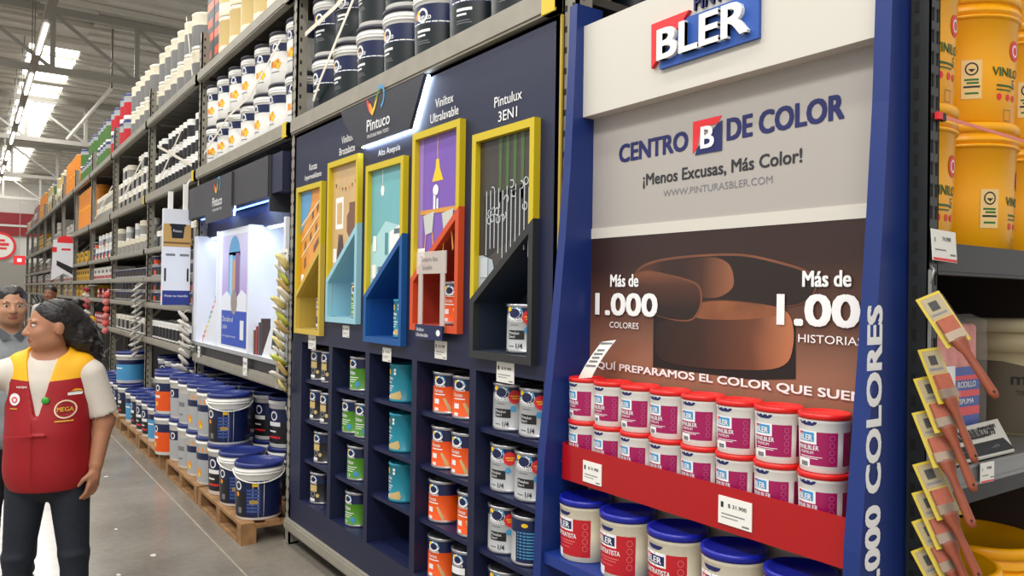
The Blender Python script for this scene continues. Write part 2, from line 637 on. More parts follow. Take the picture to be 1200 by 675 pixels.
bay_desc = ['nearest grey rack bay, holding the navy five-picture display',
            'second grey rack bay, holding the lit white swatch display',
            'third grey rack bay, just beyond the white blade sign',
            'fourth grey rack bay, with the grey hanging strip on its near post',
            'fifth grey rack bay down the aisle, with red goods on its top shelf',
            'sixth grey rack bay down the aisle, with green cans on top',
            'seventh grey rack bay, holding the tall orange stack on its second shelf',
            'eighth grey rack bay, behind the white and red blade sign',
            'ninth grey rack bay down the aisle', 'tenth grey rack bay down the aisle',
            'eleventh grey rack bay, last but one before the end wall', 'twelfth grey rack bay, farthest before the end wall']
LOWZ = (1.09, 1.50, 1.80, 2.13)
for i in range(12):
    y0, y1 = UY[i], UY[i+1]
    t = thing('rack_bay', bay_desc[i], 'rack', (RX+.4, (y0+y1)/2, 0), group='grey rack bays along the aisle')
    org = t.location
    upright(y0, RX, 4.05, t, org, [rackgrey, rackdark])
    upright(y0, RX+.95, 4.05, t, org, [rackgrey, rackdark])
    if i == 11:
        upright(y1, RX, 4.05, t, org, [rackgrey, rackdark])
        upright(y1, RX+.95, 4.05, t, org, [rackgrey, rackdark])
    b = MB()
    for z0, z1 in ((.3, 1.3), (1.3, 2.3), (2.3, 3.3)):
        b.bar((RX+.05, y0, z0), (RX+.97, y0, z1), .03, .03)
    b.build('brace', rackgrey, t, org)
    lv = [(2.775, .1), (3.67, .09)]
    if i == 1: lv = [(1.07, .075)]+lv
    if i > 1: lv = [(z, .06) for z in LOWZ]+lv
    if i == 0: lv = [(.18, .07)]+lv
    for z, h in lv:
        b = MB()
        b.box(RX-.03, RX+.02, y0+.042, y1-.042, z-h, z)
        b.box(RX-.036, RX-.03, y0+.042, y1-.042, z-h+.012, z-.012)
        if z > 2: b.box(RX-.038, RX+.0, y0+.042, y0+.12, z-h, z, 1 if (i in (0, 1, 2, 3) and abs(z-2.775) < .01) else 0)
        b.box(RX+.92, RX+.96, y0+.042, y1-.042, z-h, z)
        b.build('beam', [rackgrey, mat('yellow_connector', (214, 186, 40), .5)], t, org)
        if z > .5:
            b = MB()
            n = 9
            w = (y1-y0-.1)/n
            for k in range(n):
                b.box(RX+.021, RX+.92, y0+.05+k*w, y0+.05+(k+.93)*w, z-.035, z-.002)
            b.build('shelf_deck', deckgrey, t, org)
    b = MB(); b.box(RX+1.03, RX+1.05, y0, y1-.005, .05, 4.3); b.build('back_panel', mat('rack_back_dark', (58, 55, 52), .8), t, org)
# a bay behind the near display tower, mostly hidden by it
t = thing('rack_bay', 'dark rack frame glimpsed above the white BLER header', 'rack', (RX+.4, 1.5, 0), group='grey rack bays along the aisle')
upright(1.80, RX+.14, 4.05, t, t.location, [rackgrey, rackdark])
b = MB(); b.box(RX+.14, RX+.19, 1.845, 2.03, 3.57, 3.67); b.build('beam', rackgrey, t, t.location)
b = MB(); b.box(RX+.45, RX+.47, 1.75, 2.03, 0, 4.2); b.build('back_panel', MATS['rack_back_dark'], t, t.location)
b = MB()
for yy in (1.78, 1.88, 1.98): b.box(RX+.3, RX+.36, yy-.03, yy+.03, 0, 4.2)
b.build('post', rackgrey, t, t.location)

# ================================================================== NAVY DISPLAY WITH FIVE PICTURE NICHES
DX = 1.73
disp = thing('paint_display', 'navy paint display wall with five yellow framed pictures and cubby shelves', 'display', (DX+.15, 3.5, .18))
DO = disp.location
mpy = aislemap(DX)
FR = [(4.815, 1.39), (4.295, 1.48), (3.765, 1.395), (3.245, 1.48), (2.715, 1.39)]   # left edge y, bottom z
LOW_IN = [(.03, .032), (.40, .032), (.40, .49), (.03, .225)]
holes = [[(y-u, z+v) for u, v in LOW_IN] for y, z in FR]
b = MB()
b.sheet([(4.93, 1.335), (2.18, 1.335), (2.18, 2.665), (4.93, 2.665)], holes, mpy, 0)
b.box(DX, DX+.3, 4.91, 4.93, .183, 2.665); b.box(DX, DX+.3, 2.18, 2.20, .183, 2.665)
b.box(DX, DX+.3, 2.18, 4.93, 2.65, 2.665)
b.box(DX, DX+.02, 2.18, 4.93, .182, .34)
b.build('board', boardnavy, disp, DO)
b = MB(); b.box(DX-.004, DX+.004, 2.160, 2.172, .2, 2.66); b.build('edge_strip', mat('dull_yellow_edge', (176, 150, 50), .6), disp, DO)
CUB = [(4.745, 4.30), (4.25, 3.795), (3.745, 3.27), (3.22, 2.755), (2.705, 2.245)]
edges = [4.91]+[v for c in CUB for v in c]+[2.18]
for k in range(6):
    b = MB(); b.box(DX, DX+.3, edges[2*k], edges[2*k+1], .34, 1.335); b.build('divider', boardnavy, disp, DO)
for (ya, yb) in CUB:
    for z in (1.10, .85, .60, .34):
        b = MB(); b.box(DX+.022 if z > .4 else DX+.02, DX+.3, yb, ya, z-.02, z); b.build('shelf', cubnavy, disp, DO)
b = MB(); b.box(DX+.3, DX+.31, 2.18, 4.93, .183, 2.665); b.build('back_panel', cubnavy, disp, DO)
nichecol = [mat('niche_gold', (206, 176, 70), .5), mat('niche_sky', (150, 200, 214), .5), mat('niche_blue', (14, 82, 150), .5),
            mat('niche_orange', (206, 76, 34), .5), mat('niche_charcoal', (44, 46, 48), .5)]
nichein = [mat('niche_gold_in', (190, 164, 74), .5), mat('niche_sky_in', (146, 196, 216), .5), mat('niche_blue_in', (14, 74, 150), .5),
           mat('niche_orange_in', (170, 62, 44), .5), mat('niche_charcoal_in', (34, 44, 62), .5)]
picbase = [mat('pic_ochre', (226, 150, 50), .35, noise=.12, scale=14), mat('pic_beige', (206, 172, 120), .35, noise=.05, scale=6),
           mat('pic_teal', (112, 178, 184), .35, noise=.05, scale=5), mat('pic_violet', (122, 86, 178), .35, noise=.04, scale=5),
           mat('pic_charcoal', (62, 58, 54), .35, noise=.12, scale=9)]
frlab = ['ochre facade', 'beige nursery', 'teal bathroom', 'violet dining room', 'dark garden']
for k, (yl, zb) in enumerate(FR):
    mp = (lambda yl_, zb_: (lambda u, v, w: (DX-w, yl_-u, zb_+v)))(yl, zb)
    fr = MB()
    T = .03
    fr.prism([(0, .24), (.028, .26), (.028, .92), (0, .92)], mp, 0, T)
    fr.prism([(.028, .888), (.402, .888), (.43, .92), (.028, .92)], mp, 0, T)
    fr.prism([(.402, .525), (.43, .545), (.43, .92), (.402, .888)], mp, 0, T)
    f = fr.build('picture_frame', frameyellow, disp, DO)
    nb = MB()
    nb.prism([(0, 0), (.43, 0), (.402, .03), (.028, .03)], mp, -.001, T)
    nb.prism([(0, 0), (.028, .03), (.028, .225), (0, .24)], mp, -.001, T)
    nb.prism([(.43, 0), (.43, .545), (.402, .49), (.402, .03)], mp, -.001, T)
    nb.prism([(0, .24), (.028, .225), (.402, .49), (.43, .545)], mp, -.001, T)
    nb.build('niche_frame', nichecol[k], f, DO)
    f_in = MB()
    q = LOW_IN
    for i in range(4):
        a, c = q[i], q[(i+1) % 4]
        f_in.add([mp(*a, 0), mp(*c, 0), mp(*c, -.2), mp(*a, -.2)], [(0, 1, 2, 3)])
    f_in.add([mp(u, v, -.2) for u, v in q], [(0, 1, 2, 3)])
    f_in.build('niche', nichein[k], f, DO)
    p = MB()
    w0 = .006
    p.prism([(.028, .24), (.402, .51), (.402, .888), (.028, .888)], mp, .001, w0)
    mats = [picbase[k]]
    R = lambda u0, u1, v0, v1, m_, ww=.001: rect(p, mp, u0, u1, v0, v1, w0+ww, m_)
    if k == 0:
        mats += [mat('pic_sky_blue', (86, 156, 206), .35), mat('pic_brown', (120, 74, 36), .35), mat('pic_pale', (240, 214, 160), .35), white]
        poly(p, mp, [(.03, .885), (.03, .62), (.12, .70), (.2, .80), (.22, .885)], w0+.001, 1)
        for (u, v) in ((.1, .5), (.19, .55), (.28, .6), (.36, .64), (.22, .7), (.3, .74), (.36, .8), (.1, .4)):
            poly(p, mp, [(u, v), (u+.03, v+.02), (u+.03, v+.085), (u, v+.065)], w0+.001, 2)
        for s_ in (0, 1, 2): poly(p, mp, [(.05, .47+.1*s_), (.395, .67+.08*s_), (.395, .685+.08*s_), (.05, .485+.1*s_)], w0+.0015, 3)
        poly(p, mp, [(.26, .5), (.39, .6), (.39, .63), (.26, .54)], w0+.002, 2)
        R(.05, .1, .31, .37, 4)
    elif k == 1:
        mats += [white, mat('pic_tan', (120, 78, 56), .35), mat('pic_dark_brown', (70, 46, 40), .35), orangemark, mat('pic_grey', (160, 160, 156), .4)]
        for i in range(7):
            u = .07+.045*i
            v = .79-.03*math.sin(PI*i/6)
            poly(p, mp, [(u, v), (u+.02, v), (u+.01, v-.025)], w0+.001, [3, 4, 2][i % 3])
        R(.08, .19, .53, .71, 1); R(.1, .17, .56, .68, 0, .002)
        poly(p, mp, [(.24, .51), (.24, .6), (.27, .62), (.27, .67), (.39, .67), (.39, .505), (.3, .45)], w0+.001, 2)
        R(.12, .16, .43, .5, 2); R(.05, .1, .34, .42, 1); poly(p, mp, [(.1, .34), (.2, .41), (.18, .5), (.12, .46)], w0+.0015, 3)
    elif k == 2:
        mats += [white, mat('pic_pale_teal', (170, 214, 216), .35), mat('pic_deep_teal', (70, 140, 150), .35), mat('pic_steel', (90, 110, 116), .35)]
        disc(p, mp, .16, .78, .02, .03, w0+.001, 1); R(.157, .163, .8, .885, 1)
        poly(p, mp, [(.03, .5), (.2, .62), (.4, .58), (.4, .52), (.03, .25)], w0+.001, 2)
        poly(p, mp, [(.25, .42), (.39, .515), (.39, .6), (.25, .56)], w0+.002, 1)
        R(.2, .23, .45, .56, 3, .003); R(.06, .1, .47, .55, 1, .003); R(.12, .19, .36, .39, 4, .003); R(.05, .1, .33, .4, 1, .003)
        R(.3, .36, .55, .575, 4, .003)
    elif k == 3:
        mats += [yellowmark, white, mat('pic_table_wood', (216, 150, 60), .35), mat('pic_chair_grey', (196, 200, 190), .35), mat('pic_violet_light', (156, 128, 200), .35)]
        R(.03, .07, .3, .888, 5, .0005)
        R(.2, .204, .78, .885, 1); poly(p, mp, [(.155, .68), (.255, .68), (.222, .74), (.215, .78), (.19, .78), (.185, .74)], w0+.001, 1)
        R(.05, .39, .535, .555, 3, .002)
        for u in (.08, .25):
            poly(p, mp, [(u, .53), (u+.1, .545), (u+.085, .45), (u+.02, .44)], w0+.0025, 4)
            poly(p, mp, [(u+.02, .44), (u+.03, .44), (u+.015, .34), (u+.005, .33)], w0+.002, 3)
            poly(p, mp, [(u+.08, .45), (u+.09, .45), (u+.105, .37), (u+.095, .36)], w0+.002, 3)
        R(.03, .1, .28, .38, 2, .003); R(.17, .19, .555, .62, 2, .002); R(.2, .215, .555, .6, 2, .002); disc(p, mp, .19, .64, .025, w=w0+.002, m=2)
    else:
        mats += [mat('pic_bamboo', (70, 100, 50), .35), mat('pic_chalk', (190, 196, 200), .35), mat('pic_path', (170, 180, 190), .35), mat('pic_gate', (34, 32, 32), .35)]
        for i in range(4): poly(p, mp, [(.17+.05*i, .63), (.185+.05*i, .63), (.19+.05*i, .886), (.165+.05*i, .886)], w0+.001, 1)
        poly(p, mp, [(.06, .4), (.395, .535), (.395, .69), (.06, .66)], w0+.001, 4)
        for i in range(11):
            u = .08+.029*i
            R(u, u+.006, .42+.03*math.sin(i), .68+.012*math.sin(3*i), 2, .002)
        for i in range(16):
            u, v = .09+.3*rng.random(), .56+.14*rng.random()
            ring(p, mp, u, v, .012, .017, w0+.003, 2, 10, rng.random()*6, rng.random()*3+7)
        poly(p, mp, [(.03, .26), (.15, .34), (.13, .4), (.06, .42), (.03, .42)], w0+.0015, 3)
        R(.045, .1, .33, .41, 2, .004)
    p.build('picture', mats, f, DO)
    f['label'] = 'yellow and %s frame with a %s picture' % (['gold', 'pale blue', 'deep blue', 'orange', 'charcoal'][k], frlab[k])
# painted names over the niches
tx = lambda X: aisletext(X)
for (a, c_), (yl, zb) in zip([('Koraza', 'Impermeabilizante'), ('Viniltex', 'Brozalatte'), ('', 'Alta Asepsia'), ('Viniltex', 'Ultralavable'), ('Pintulux', '3EN1')], FR):
    b = MB()
    mp = tx(DX-.0)
    uc = -(yl-.215)+(.03 if c_ == 'Ultralavable' else 0)
    zt = zb+.94
    hh = .042
    put_text(b, c_, mp, uc, zt+.012, hh, {'Impermeabilizante': .28, 'Ultralavable': .25, '3EN1': .13, 'Alta Asepsia': .25}.get(c_, .22), .002, 0, .006, align='c')
    if a: put_text(b, a, mp, uc, zt+.075, hh, {'Pintulux': .19, 'Viniltex': .16}.get(a, .13), .002, 0, .006, align='c')
    b.build('lettering', whiteprint, disp, DO)


def swoosh(b, mp, u0, v0, s, w, mi):
    """flying colour swoosh: mi = red, orange, yellow, green, blue"""
    P = lambda pts, m_, dw=0: poly(b, mp, [(u0+s*x, v0+s*y) for x, y in pts], w+dw, m_)
    P([(.0, .66), (.03, .50), (.16, .30), (.30, .20), (.36, .26), (.24, .42), (.14, .56)], mi[0])
    P([(.14, .50), (.20, .32), (.34, .18), (.44, .26), (.34, .40), (.24, .50)], mi[1], .0003)
    P([(.28, .24), (.38, .16), (.52, .30), (.66, .54), (.74, .72), (.66, .70), (.54, .50), (.42, .34)], mi[2], .0006)
    P([(.56, .46), (.66, .56), (.78, .74), (.74, .80), (.64, .66)], mi[3], .0009)
    ring(b, mp, u0+s*.82, v0+s*.56, s*.20, s*.27, w+.0012, mi[4], 16, PI*.72, -PI*.42, 1.15)


LOGOM = [redmark, orangemark, yellowmark, greenlabel, cyanmark, whiteprint]
# dark backlit sign with the swoosh logo
sg = MB()
SX = 1.695
mp = aisletext(DX)
sign_poly = [(-4.06, 2.43+.17), (-3.86, 2.43), (-3.27, 2.43), (-3.13, 2.662), (-4.10, 2.662)]
sg.prism(sign_poly, mp, .012, DX-SX)
s_ = sg.build('logo_sign', mat('sign_charcoal', (40, 42, 54), .45), disp, DO)
s_['label'] = 'charcoal backlit sign panel with the colour swoosh logo'
b = MB()
led = mat('led_strip', (206, 226, 255), .4, emit=38)
b.bar((DX-.01, 3.275, 2.432), (DX-.01, 3.135, 2.66), .012, .012)
b.bar((DX-.01, 3.85, 2.432), (DX-.01, 3.28, 2.432), .012, .012)
b.build('led_strip', led, s_, DO)
mp = aisletext(SX)
b = MB()
swoosh(b, mp, -3.755, 2.535, .2, .0015, [0, 1, 2, 3, 4])
put_text(b, 'Pintuco', mp, -3.61, 2.49, .062, .27, .002, 5, .012, align='c')
put_text(b, 'PINTURAS PARA TODO', mp, -3.61, 2.455, .018, .25, .002, 5, .0, align='c')
b.build('logo', LOGOM, s_, DO)
# fabric front valance strip under the fourth picture
t = thing('gloss_sample_handle', 'clear acrylic sample loop hung in the orange niche', 'sample holder', (DX-.04, 3.05, 1.5))
acr = mat('frosted_acrylic', (224, 214, 206), .25, alpha=.55)
b = MB()
mpq = lambda u, v, w: (DX-.034-w, 3.245-u, 1.48+v)
for pl in ([(.1, .0), (.135, .0), (.135, .26), (.1, .26)], [(.3, .0), (.335, .0), (.335, .26), (.3, .26)], [(.08, .26), (.345, .26), (.345, .36), (.08, .36)]):
    b.prism(pl, mpq, 0, .006)
b.build('loop', acr, t, t.location)
b = MB(); put_text(b, 'Textura fina', mpq, .12, .315, .022, None, .007); put_text(b, 'lavable', mpq, .14, .278, .022, None, .007)
b.build('lettering', greyink, t, t.location)
b = MB(); b.prism([(.085, -.035), (.335, -.035), (.335, .03), (.085, .03)], mpq, .002, .012)
put_text(b, 'Viniltex', mpq, .1, .0, .016, None, .0135, 1); put_text(b, 'Ultralavable', mpq, .1, -.024, .016, None, .0135, 1)
disc(b, mpq, .3, -.002, .018, .014, .0135, 1)
b.build('header_card', [navylabel, whiteprint], t, t.location)

# ------------------------------------------------------------------ price tags on the aisle side
def price_tag(y0, y1, z0, z1, X, label, big='$ 31.900', holder=None):
    t = thing('price_tag', label, 'price tag', (X, (y0+y1)/2, z0), group='white shelf price tags')
    mp = aisletext(X)
    b = MB(); b.prism([(-y0, z0), (-y1, z0), (-y1, z1), (-y0, z1)], mp, 0, .0025)
    b.build('card', paper, t, t.location)
    w, h = y0-y1, z1-z0
    b = MB()
    put_text(b, big, mp, -y0+w*.3, z0+h*.62, h*.15, w*.55, .003, 0, .01)
    rect(b, mp, -y0+w*.08, -y0+w*.16, z0+h*.6, z0+h*.8, .003)
    rect(b, mp, -y0+w*.1, -y0+w*.8, z0+h*.36, z0+h*.40, .003, 1)
    rect(b, mp, -y0+w*.1, -y0+w*.6, z0+h*.24, z0+h*.27, .003, 1)
    rect(b, mp, -y0+w*.72, -y0+w*.93, z0+h*.07, z0+h*.13, .003, 1)
    b.build('print', [ink, greyink], t, t.location)
    return t


for (ya, yb, za, zb_, lb) in ((4.63, 4.51, 1.30, 1.385, 'white price tag under the gold niche of the navy display'),
                              (4.10, 4.01, 1.40, 1.465, 'small white price tag under the pale blue niche of the navy display'),
                              (3.585, 3.49, 1.305, 1.375, 'small white price tag under the deep blue niche of the navy display'),
                              (3.05, 2.945, 1.36, 1.44, 'white price tag under the orange niche of the navy display'),
                              (2.55, 2.43, 1.305, 1.385, 'white price tag under the charcoal niche of the navy display')):
    price_tag(ya, yb, za, zb_, DX, lb)

# ================================================================== BLER TOWER
BX = 1.785
tower = thing('colour_centre_tower', 'blue and white colour centre display with brown armchair poster', 'display', (BX, 1.5, 0))
TO = tower.location
finprof = [(0, 1.55), (.714, 1.577), (1.10, 1.588), (1.35, 1.615), (1.55, 1.638), (1.84, 1.664), (2.1, 1.684), (2.52, 1.700), (2.66, 1.703)]
for (ya, yb) in ((.93, .97), (2.05, 2.09)):
    pts = [(x, z) for z, x in finprof]+[(BX+.035, 2.66), (BX+.035, 0)]
    b = MB(); b.prism(pts, lambda u, v, w: (u, w, v), ya, yb)
    b.build('side_fin', blerblue, tower, TO)
b = MB(); b.box(BX, BX+.03, .97, 2.05, 0, 2.6); b.build('back_board', greyboard, tower, TO)
b = MB(); b.box(1.735, BX+.02, .97, 2.05, 2.27, 2.587); b.build('header', whiteboard, tower, TO)
# header logo, raised letters
hx = aisletext(1.735)
b = MB()
b.prism([(-1.712, 2.496), (-1.559, 2.497), (-1.602, 2.453), (-1.602, 2.455), (-1.68, 2.455), (-1.68, 2.385), (-1.710, 2.359)], hx, .0, .014)
b.build('logo_corner', redmark, tower, TO)
blerlogo = mat('logo_blue', (38, 84, 168), .4)
b = MB()
b.prism([(-1.677, 2.349), (-1.314, 2.351), (-1.314, 2.478), (-1.565, 2.478), (-1.60, 2.45), (-1.62, 2.43), (-1.677, 2.38)], hx, .0, .012)
b.build('logo_plate', blerlogo, tower, TO)
b = MB(); put_text(b, 'BLER', hx, -1.677, 2.372, .094, .338, .012, 0, .035, .014); b.build('logo_letters', white, tower, TO)
b = MB(); put_text(b, 'PINTURAS', hx, -1.546, 2.492, .045, .235, .0, 0, .02, .008); b.build('logo_small_letters', navyink, tower, TO)
# printed grey panel
bx = aisletext(BX)
b = MB()
put_text(b, 'CENTRO', bx, -1.918, 2.098, .062, .306, .001, 0, .04)
put_text(b, 'DE COLOR', bx, -1.467, 2.103, .066, .368, .001, 0, .04)
put_text(b, 'B', bx, -1.562, 2.094, .066, .052, .004, 2, .03)
poly(b, bx, [(-1.594, 2.181), (-1.484, 2.182), (-1.50, 2.16), (-1.565, 2.16), (-1.575, 2.10), (-1.594, 2.085)], .0015, 1)
poly(b, bx, [(-1.585, 2.079), (-1.482, 2.079), (-1.482, 2.168), (-1.50, 2.16), (-1.575, 2.10)], .002, 0)
put_text(b, '\u00a1Menos Excusas, M\u00e1s Color!', bx, -1.803, 2.000, .048, .585, .001, 3, .02)
put_text(b, 'WWW.PINTURASBLER.COM', bx, -1.713, 1.965, .021, .404, .001, 4, .0)
b.build('panel_print', [navyink, redmark, whiteprint, mat('soft_black_ink', (42, 42, 48), .5), greyink], tower, TO)
b = MB(); b.box(BX-.004, BX, .97, 2.05, 1.85, 1.886); b.build('white_rail', whiteboard, tower, TO)
# brown armchair poster
pz0, pz1 = 1.06, 1.85
ph = MB()
ph.box(BX-.003, BX, .97, 2.05, pz0, pz1, 0)
cp = lambda pts, w, m_: poly(ph, bx, [(-y, z) for y, z in pts], w, m_)
seatm = ramp_mat('poster_velvet_seat', [(0, (36, 22, 19)), (.45, (58, 34, 26)), (.8, (104, 60, 40)), (1, (176, 110, 74))], 'Y', .25, -.275, noise=.12, scale=7)
rimm = mat('poster_velvet_rim', (118, 72, 50), .45, noise=.25, scale=6)
darkv = ramp_mat('poster_velvet_dark', [(0, (96, 58, 42)), (.35, (54, 33, 27)), (1, (36, 23, 20))], 'Y', .34, -.1, noise=.1, scale=7)
midv = ramp_mat('poster_velvet_mid', [(0, (46, 28, 24)), (.5, (70, 42, 32)), (1, (140, 88, 60))], 'Y', .13, -.07, noise=.15, scale=8)
armv = ramp_mat('poster_velvet_arm', [(0, (128, 78, 52)), (.4, (76, 45, 33)), (1, (38, 24, 20))], 'Z', 1.73, 1.60, noise=.15, scale=8)
blackp = mat('poster_black', (24, 17, 17), .45)


def smooth(pts, n=6):
    out = []
    N = len(pts)
    for i in range(N):
        p0, p1, p2, p3 = pts[i-1], pts[i], pts[(i+1) % N], pts[(i+2) % N]
        for k in range(n):
            t_ = k/n
            out.append(tuple(.5*((2*p1[j])+(-p0[j]+p2[j])*t_+(2*p0[j]-5*p1[j]+4*p2[j]-p3[j])*t_*t_+(-p0[j]+3*p1[j]-3*p2[j]+p3[j])*t_**3) for j in (0, 1)))
    return out


# plinth and legs, back shell, cushion, arm, seat
cp([(1.745, 1.60), (1.30, 1.60), (1.23, 1.585), (1.228, 1.44), (1.36, 1.425), (1.745, 1.428)], .0040, 5)
cp(smooth([(1.83, 1.728), (1.79, 1.755), (1.70, 1.772), (1.55, 1.779), (1.40, 1.775), (1.27, 1.748), (1.19, 1.722), (1.168, 1.69), (1.185, 1.655), (1.24, 1.632), (1.36, 1.63), (1.50, 1.63), (1.66, 1.60), (1.78, 1.64), (1.84, 1.69)], 4), .0046, 2)
cp(smooth([(1.828, 1.724), (1.785, 1.748), (1.70, 1.764), (1.55, 1.772), (1.40, 1.768), (1.27, 1.741), (1.195, 1.716), (1.174, 1.688), (1.19, 1.655), (1.24, 1.634), (1.36, 1.63), (1.50, 1.63), (1.66, 1.60), (1.78, 1.64), (1.838, 1.69)], 4), .0050, 3)
cp(smooth([(1.66, 1.745), (1.58, 1.766), (1.50, 1.768), (1.45, 1.748), (1.432, 1.71), (1.44, 1.675), (1.50, 1.65), (1.60, 1.66), (1.66, 1.70)], 4), .0053, 4)
cp(smooth([(1.835, 1.715), (1.78, 1.735), (1.70, 1.725), (1.60, 1.705), (1.555, 1.685), (1.545, 1.64), (1.562, 1.60), (1.60, 1.578), (1.70, 1.585), (1.78, 1.61), (1.835, 1.66)], 4), .0058, 2)
cp(smooth([(1.835, 1.711), (1.78, 1.730), (1.70, 1.719), (1.604, 1.700), (1.562, 1.68), (1.553, 1.64), (1.568, 1.604), (1.602, 1.583), (1.70, 1.587), (1.78, 1.612), (1.835, 1.66)], 4), .0062, 8)
cp(smooth([(1.56, 1.635), (1.48, 1.645), (1.38, 1.640), (1.29, 1.628), (1.25, 1.61), (1.235, 1.57), (1.237, 1.52), (1.255, 1.48), (1.31, 1.458), (1.42, 1.448), (1.56, 1.442), (1.70, 1.452), (1.735, 1.50), (1.72, 1.57), (1.64, 1.585)], 4), .0054, 1)
cp(smooth([(1.56, 1.632), (1.48, 1.642), (1.38, 1.637), (1.29, 1.625), (1.262, 1.612), (1.33, 1.597), (1.44, 1.588), (1.55, 1.588), (1.585, 1.60)], 4), .0056, 6)
wt = 7
put_text(ph, 'M\u00e1s de', bx, -1.945, 1.682, .042, .135, .008, wt, .03)
put_text(ph, '1.000', bx, -2.020, 1.586, .076, .296, .008, wt, .045)
put_text(ph, 'COLORES', bx, -1.945, 1.545, .02, .138, .008, wt)
put_text(ph, 'M\u00e1s de', bx, -1.209, 1.682, .042, .137, .008, wt, .03)
put_text(ph, '1.000', bx, -1.286, 1.580, .084, .315, .008, wt, .045)
put_text(ph, 'HISTORIAS', bx, -1.219, 1.538, .021, .18, .008, wt)
put_text(ph, 'AQU\u00cd PREPARAMOS EL COLOR QUE SUE\u00d1AS', bx, -2.045, 1.398, .034, 1.075, .008, wt, .03)
post = ramp_mat('poster_brown', [(0, (44, 28, 26)), (.35, (58, 34, 28)), (.72, (96, 58, 42)), (1, (168, 116, 86))], 'Y', .62, -.72, noise=.22, scale=2.2)
post2 = ramp_mat('poster_brown_field', [(0, (44, 27, 25)), (.4, (52, 31, 27)), (.75, (98, 62, 48)), (1, (144, 100, 78))], 'Z', 1.90, 1.40, noise=.2, scale=2.2)
ph.build('poster', [post2, seatm, rimm, darkv, midv, blackp, mat('poster_velvet_top', (134, 80, 50), .45, noise=.25, scale=9), whiteprint, armv], tower, TO)
# lettering that climbs the outer face of the near fin
b = MB()
fin = lambda u, v, w: (1.668-v, .93-w, u)
put_text(b, '1.000 COLORES', fin, 1.005, .004, .062, .635, .0012, 0, .05)
b.build('fin_lettering', whiteprint, tower, TO)
# red tray and lower shelf
traym = mat('red_tray_acrylic', (170, 5, 14), .28, coat=.2)
b = MB()
tx0, tx1, ty0, ty1, tz0, tz1 = 1.645, BX, .975, 2.046, 1.035, 1.153
r = .03
front = [(tx1, ty1)]+[(tx0+r-r*math.sin(a), ty1-r+r*math.cos(a)) for a in [PI/2*i/5 for i in range(6)]] + \
        [(tx0+r-r*math.cos(a), ty0+r-r*math.sin(a)) for a in [PI/2*i/5 for i in range(6)]]+[(tx1, ty0)]
inner = [(min(tx1, x+.004) if x < tx1 else x, y+(-.004 if y > 1.5 else .004)) for x, y in front]
n = len(front)
vs = [(x, y, tz0) for x, y in front]+[(x, y, tz1) for x, y in front]+[(x, y, tz0) for x, y in inner]+[(x, y, tz1) for x, y in inner]
b.add(vs, [(i, i+1, n+i+1, n+i) for i in range(n-1)]+[(2*n+i+1, 2*n+i, 3*n+i, 3*n+i+1) for i in range(n-1)]+[(n+i, n+i+1, 3*n+i+1, 3*n+i) for i in range(n-1)], 0)
b.add([(x, y, tz0) for x, y in front], [tuple(range(n))])
b.box(tx0+.006, tx1, ty0+.006, ty1-.006, 1.090, 1.094)
b.build('tray', traym, tower, TO)
b = MB(); b.box(1.592, BX, .97, 2.05, .755, .79); b.build('lower_shelf', mat('shelf_blue', (26, 52, 130), .4), tower, TO)
b = MB(); b.box(1.62, BX, .97, 2.05, .30, .335); b.build('bottom_shelf', MATS['shelf_blue'], tower, TO)
b = MB(); b.box(BX-.004, BX, .97, 2.05, .2, 1.06); b.build('lower_back', greyboard, tower, TO)
price_tag(1.915, 1.826, 1.05, 1.118, 1.645-.001, 'white price tag at the left of the red tray', '$ 31.900')
price_tag(1.362, 1.255, 1.054, 1.127, 1.645-.001, 'white price tag at the right of the red tray', '$ 31.900')

# ================================================================== PAINT CONTAINERS
def label_marks(b, mp, kind):
    """print on a gallon can, u measured from the middle of its label"""
    def pic(u, v, s, mi_b, mi_w):
        disc(b, mp, u, v, .034*s, .024*s, .0006, mi_w); disc(b, mp, u+.004*s, v+.002*s, .026*s, .015*s, .0010, mi_b)
        put_text(b, 'Pintuco', mp, u-.026*s, v-.028*s, .017*s, .056*s, .0014, mi_w, .01)
    return pic


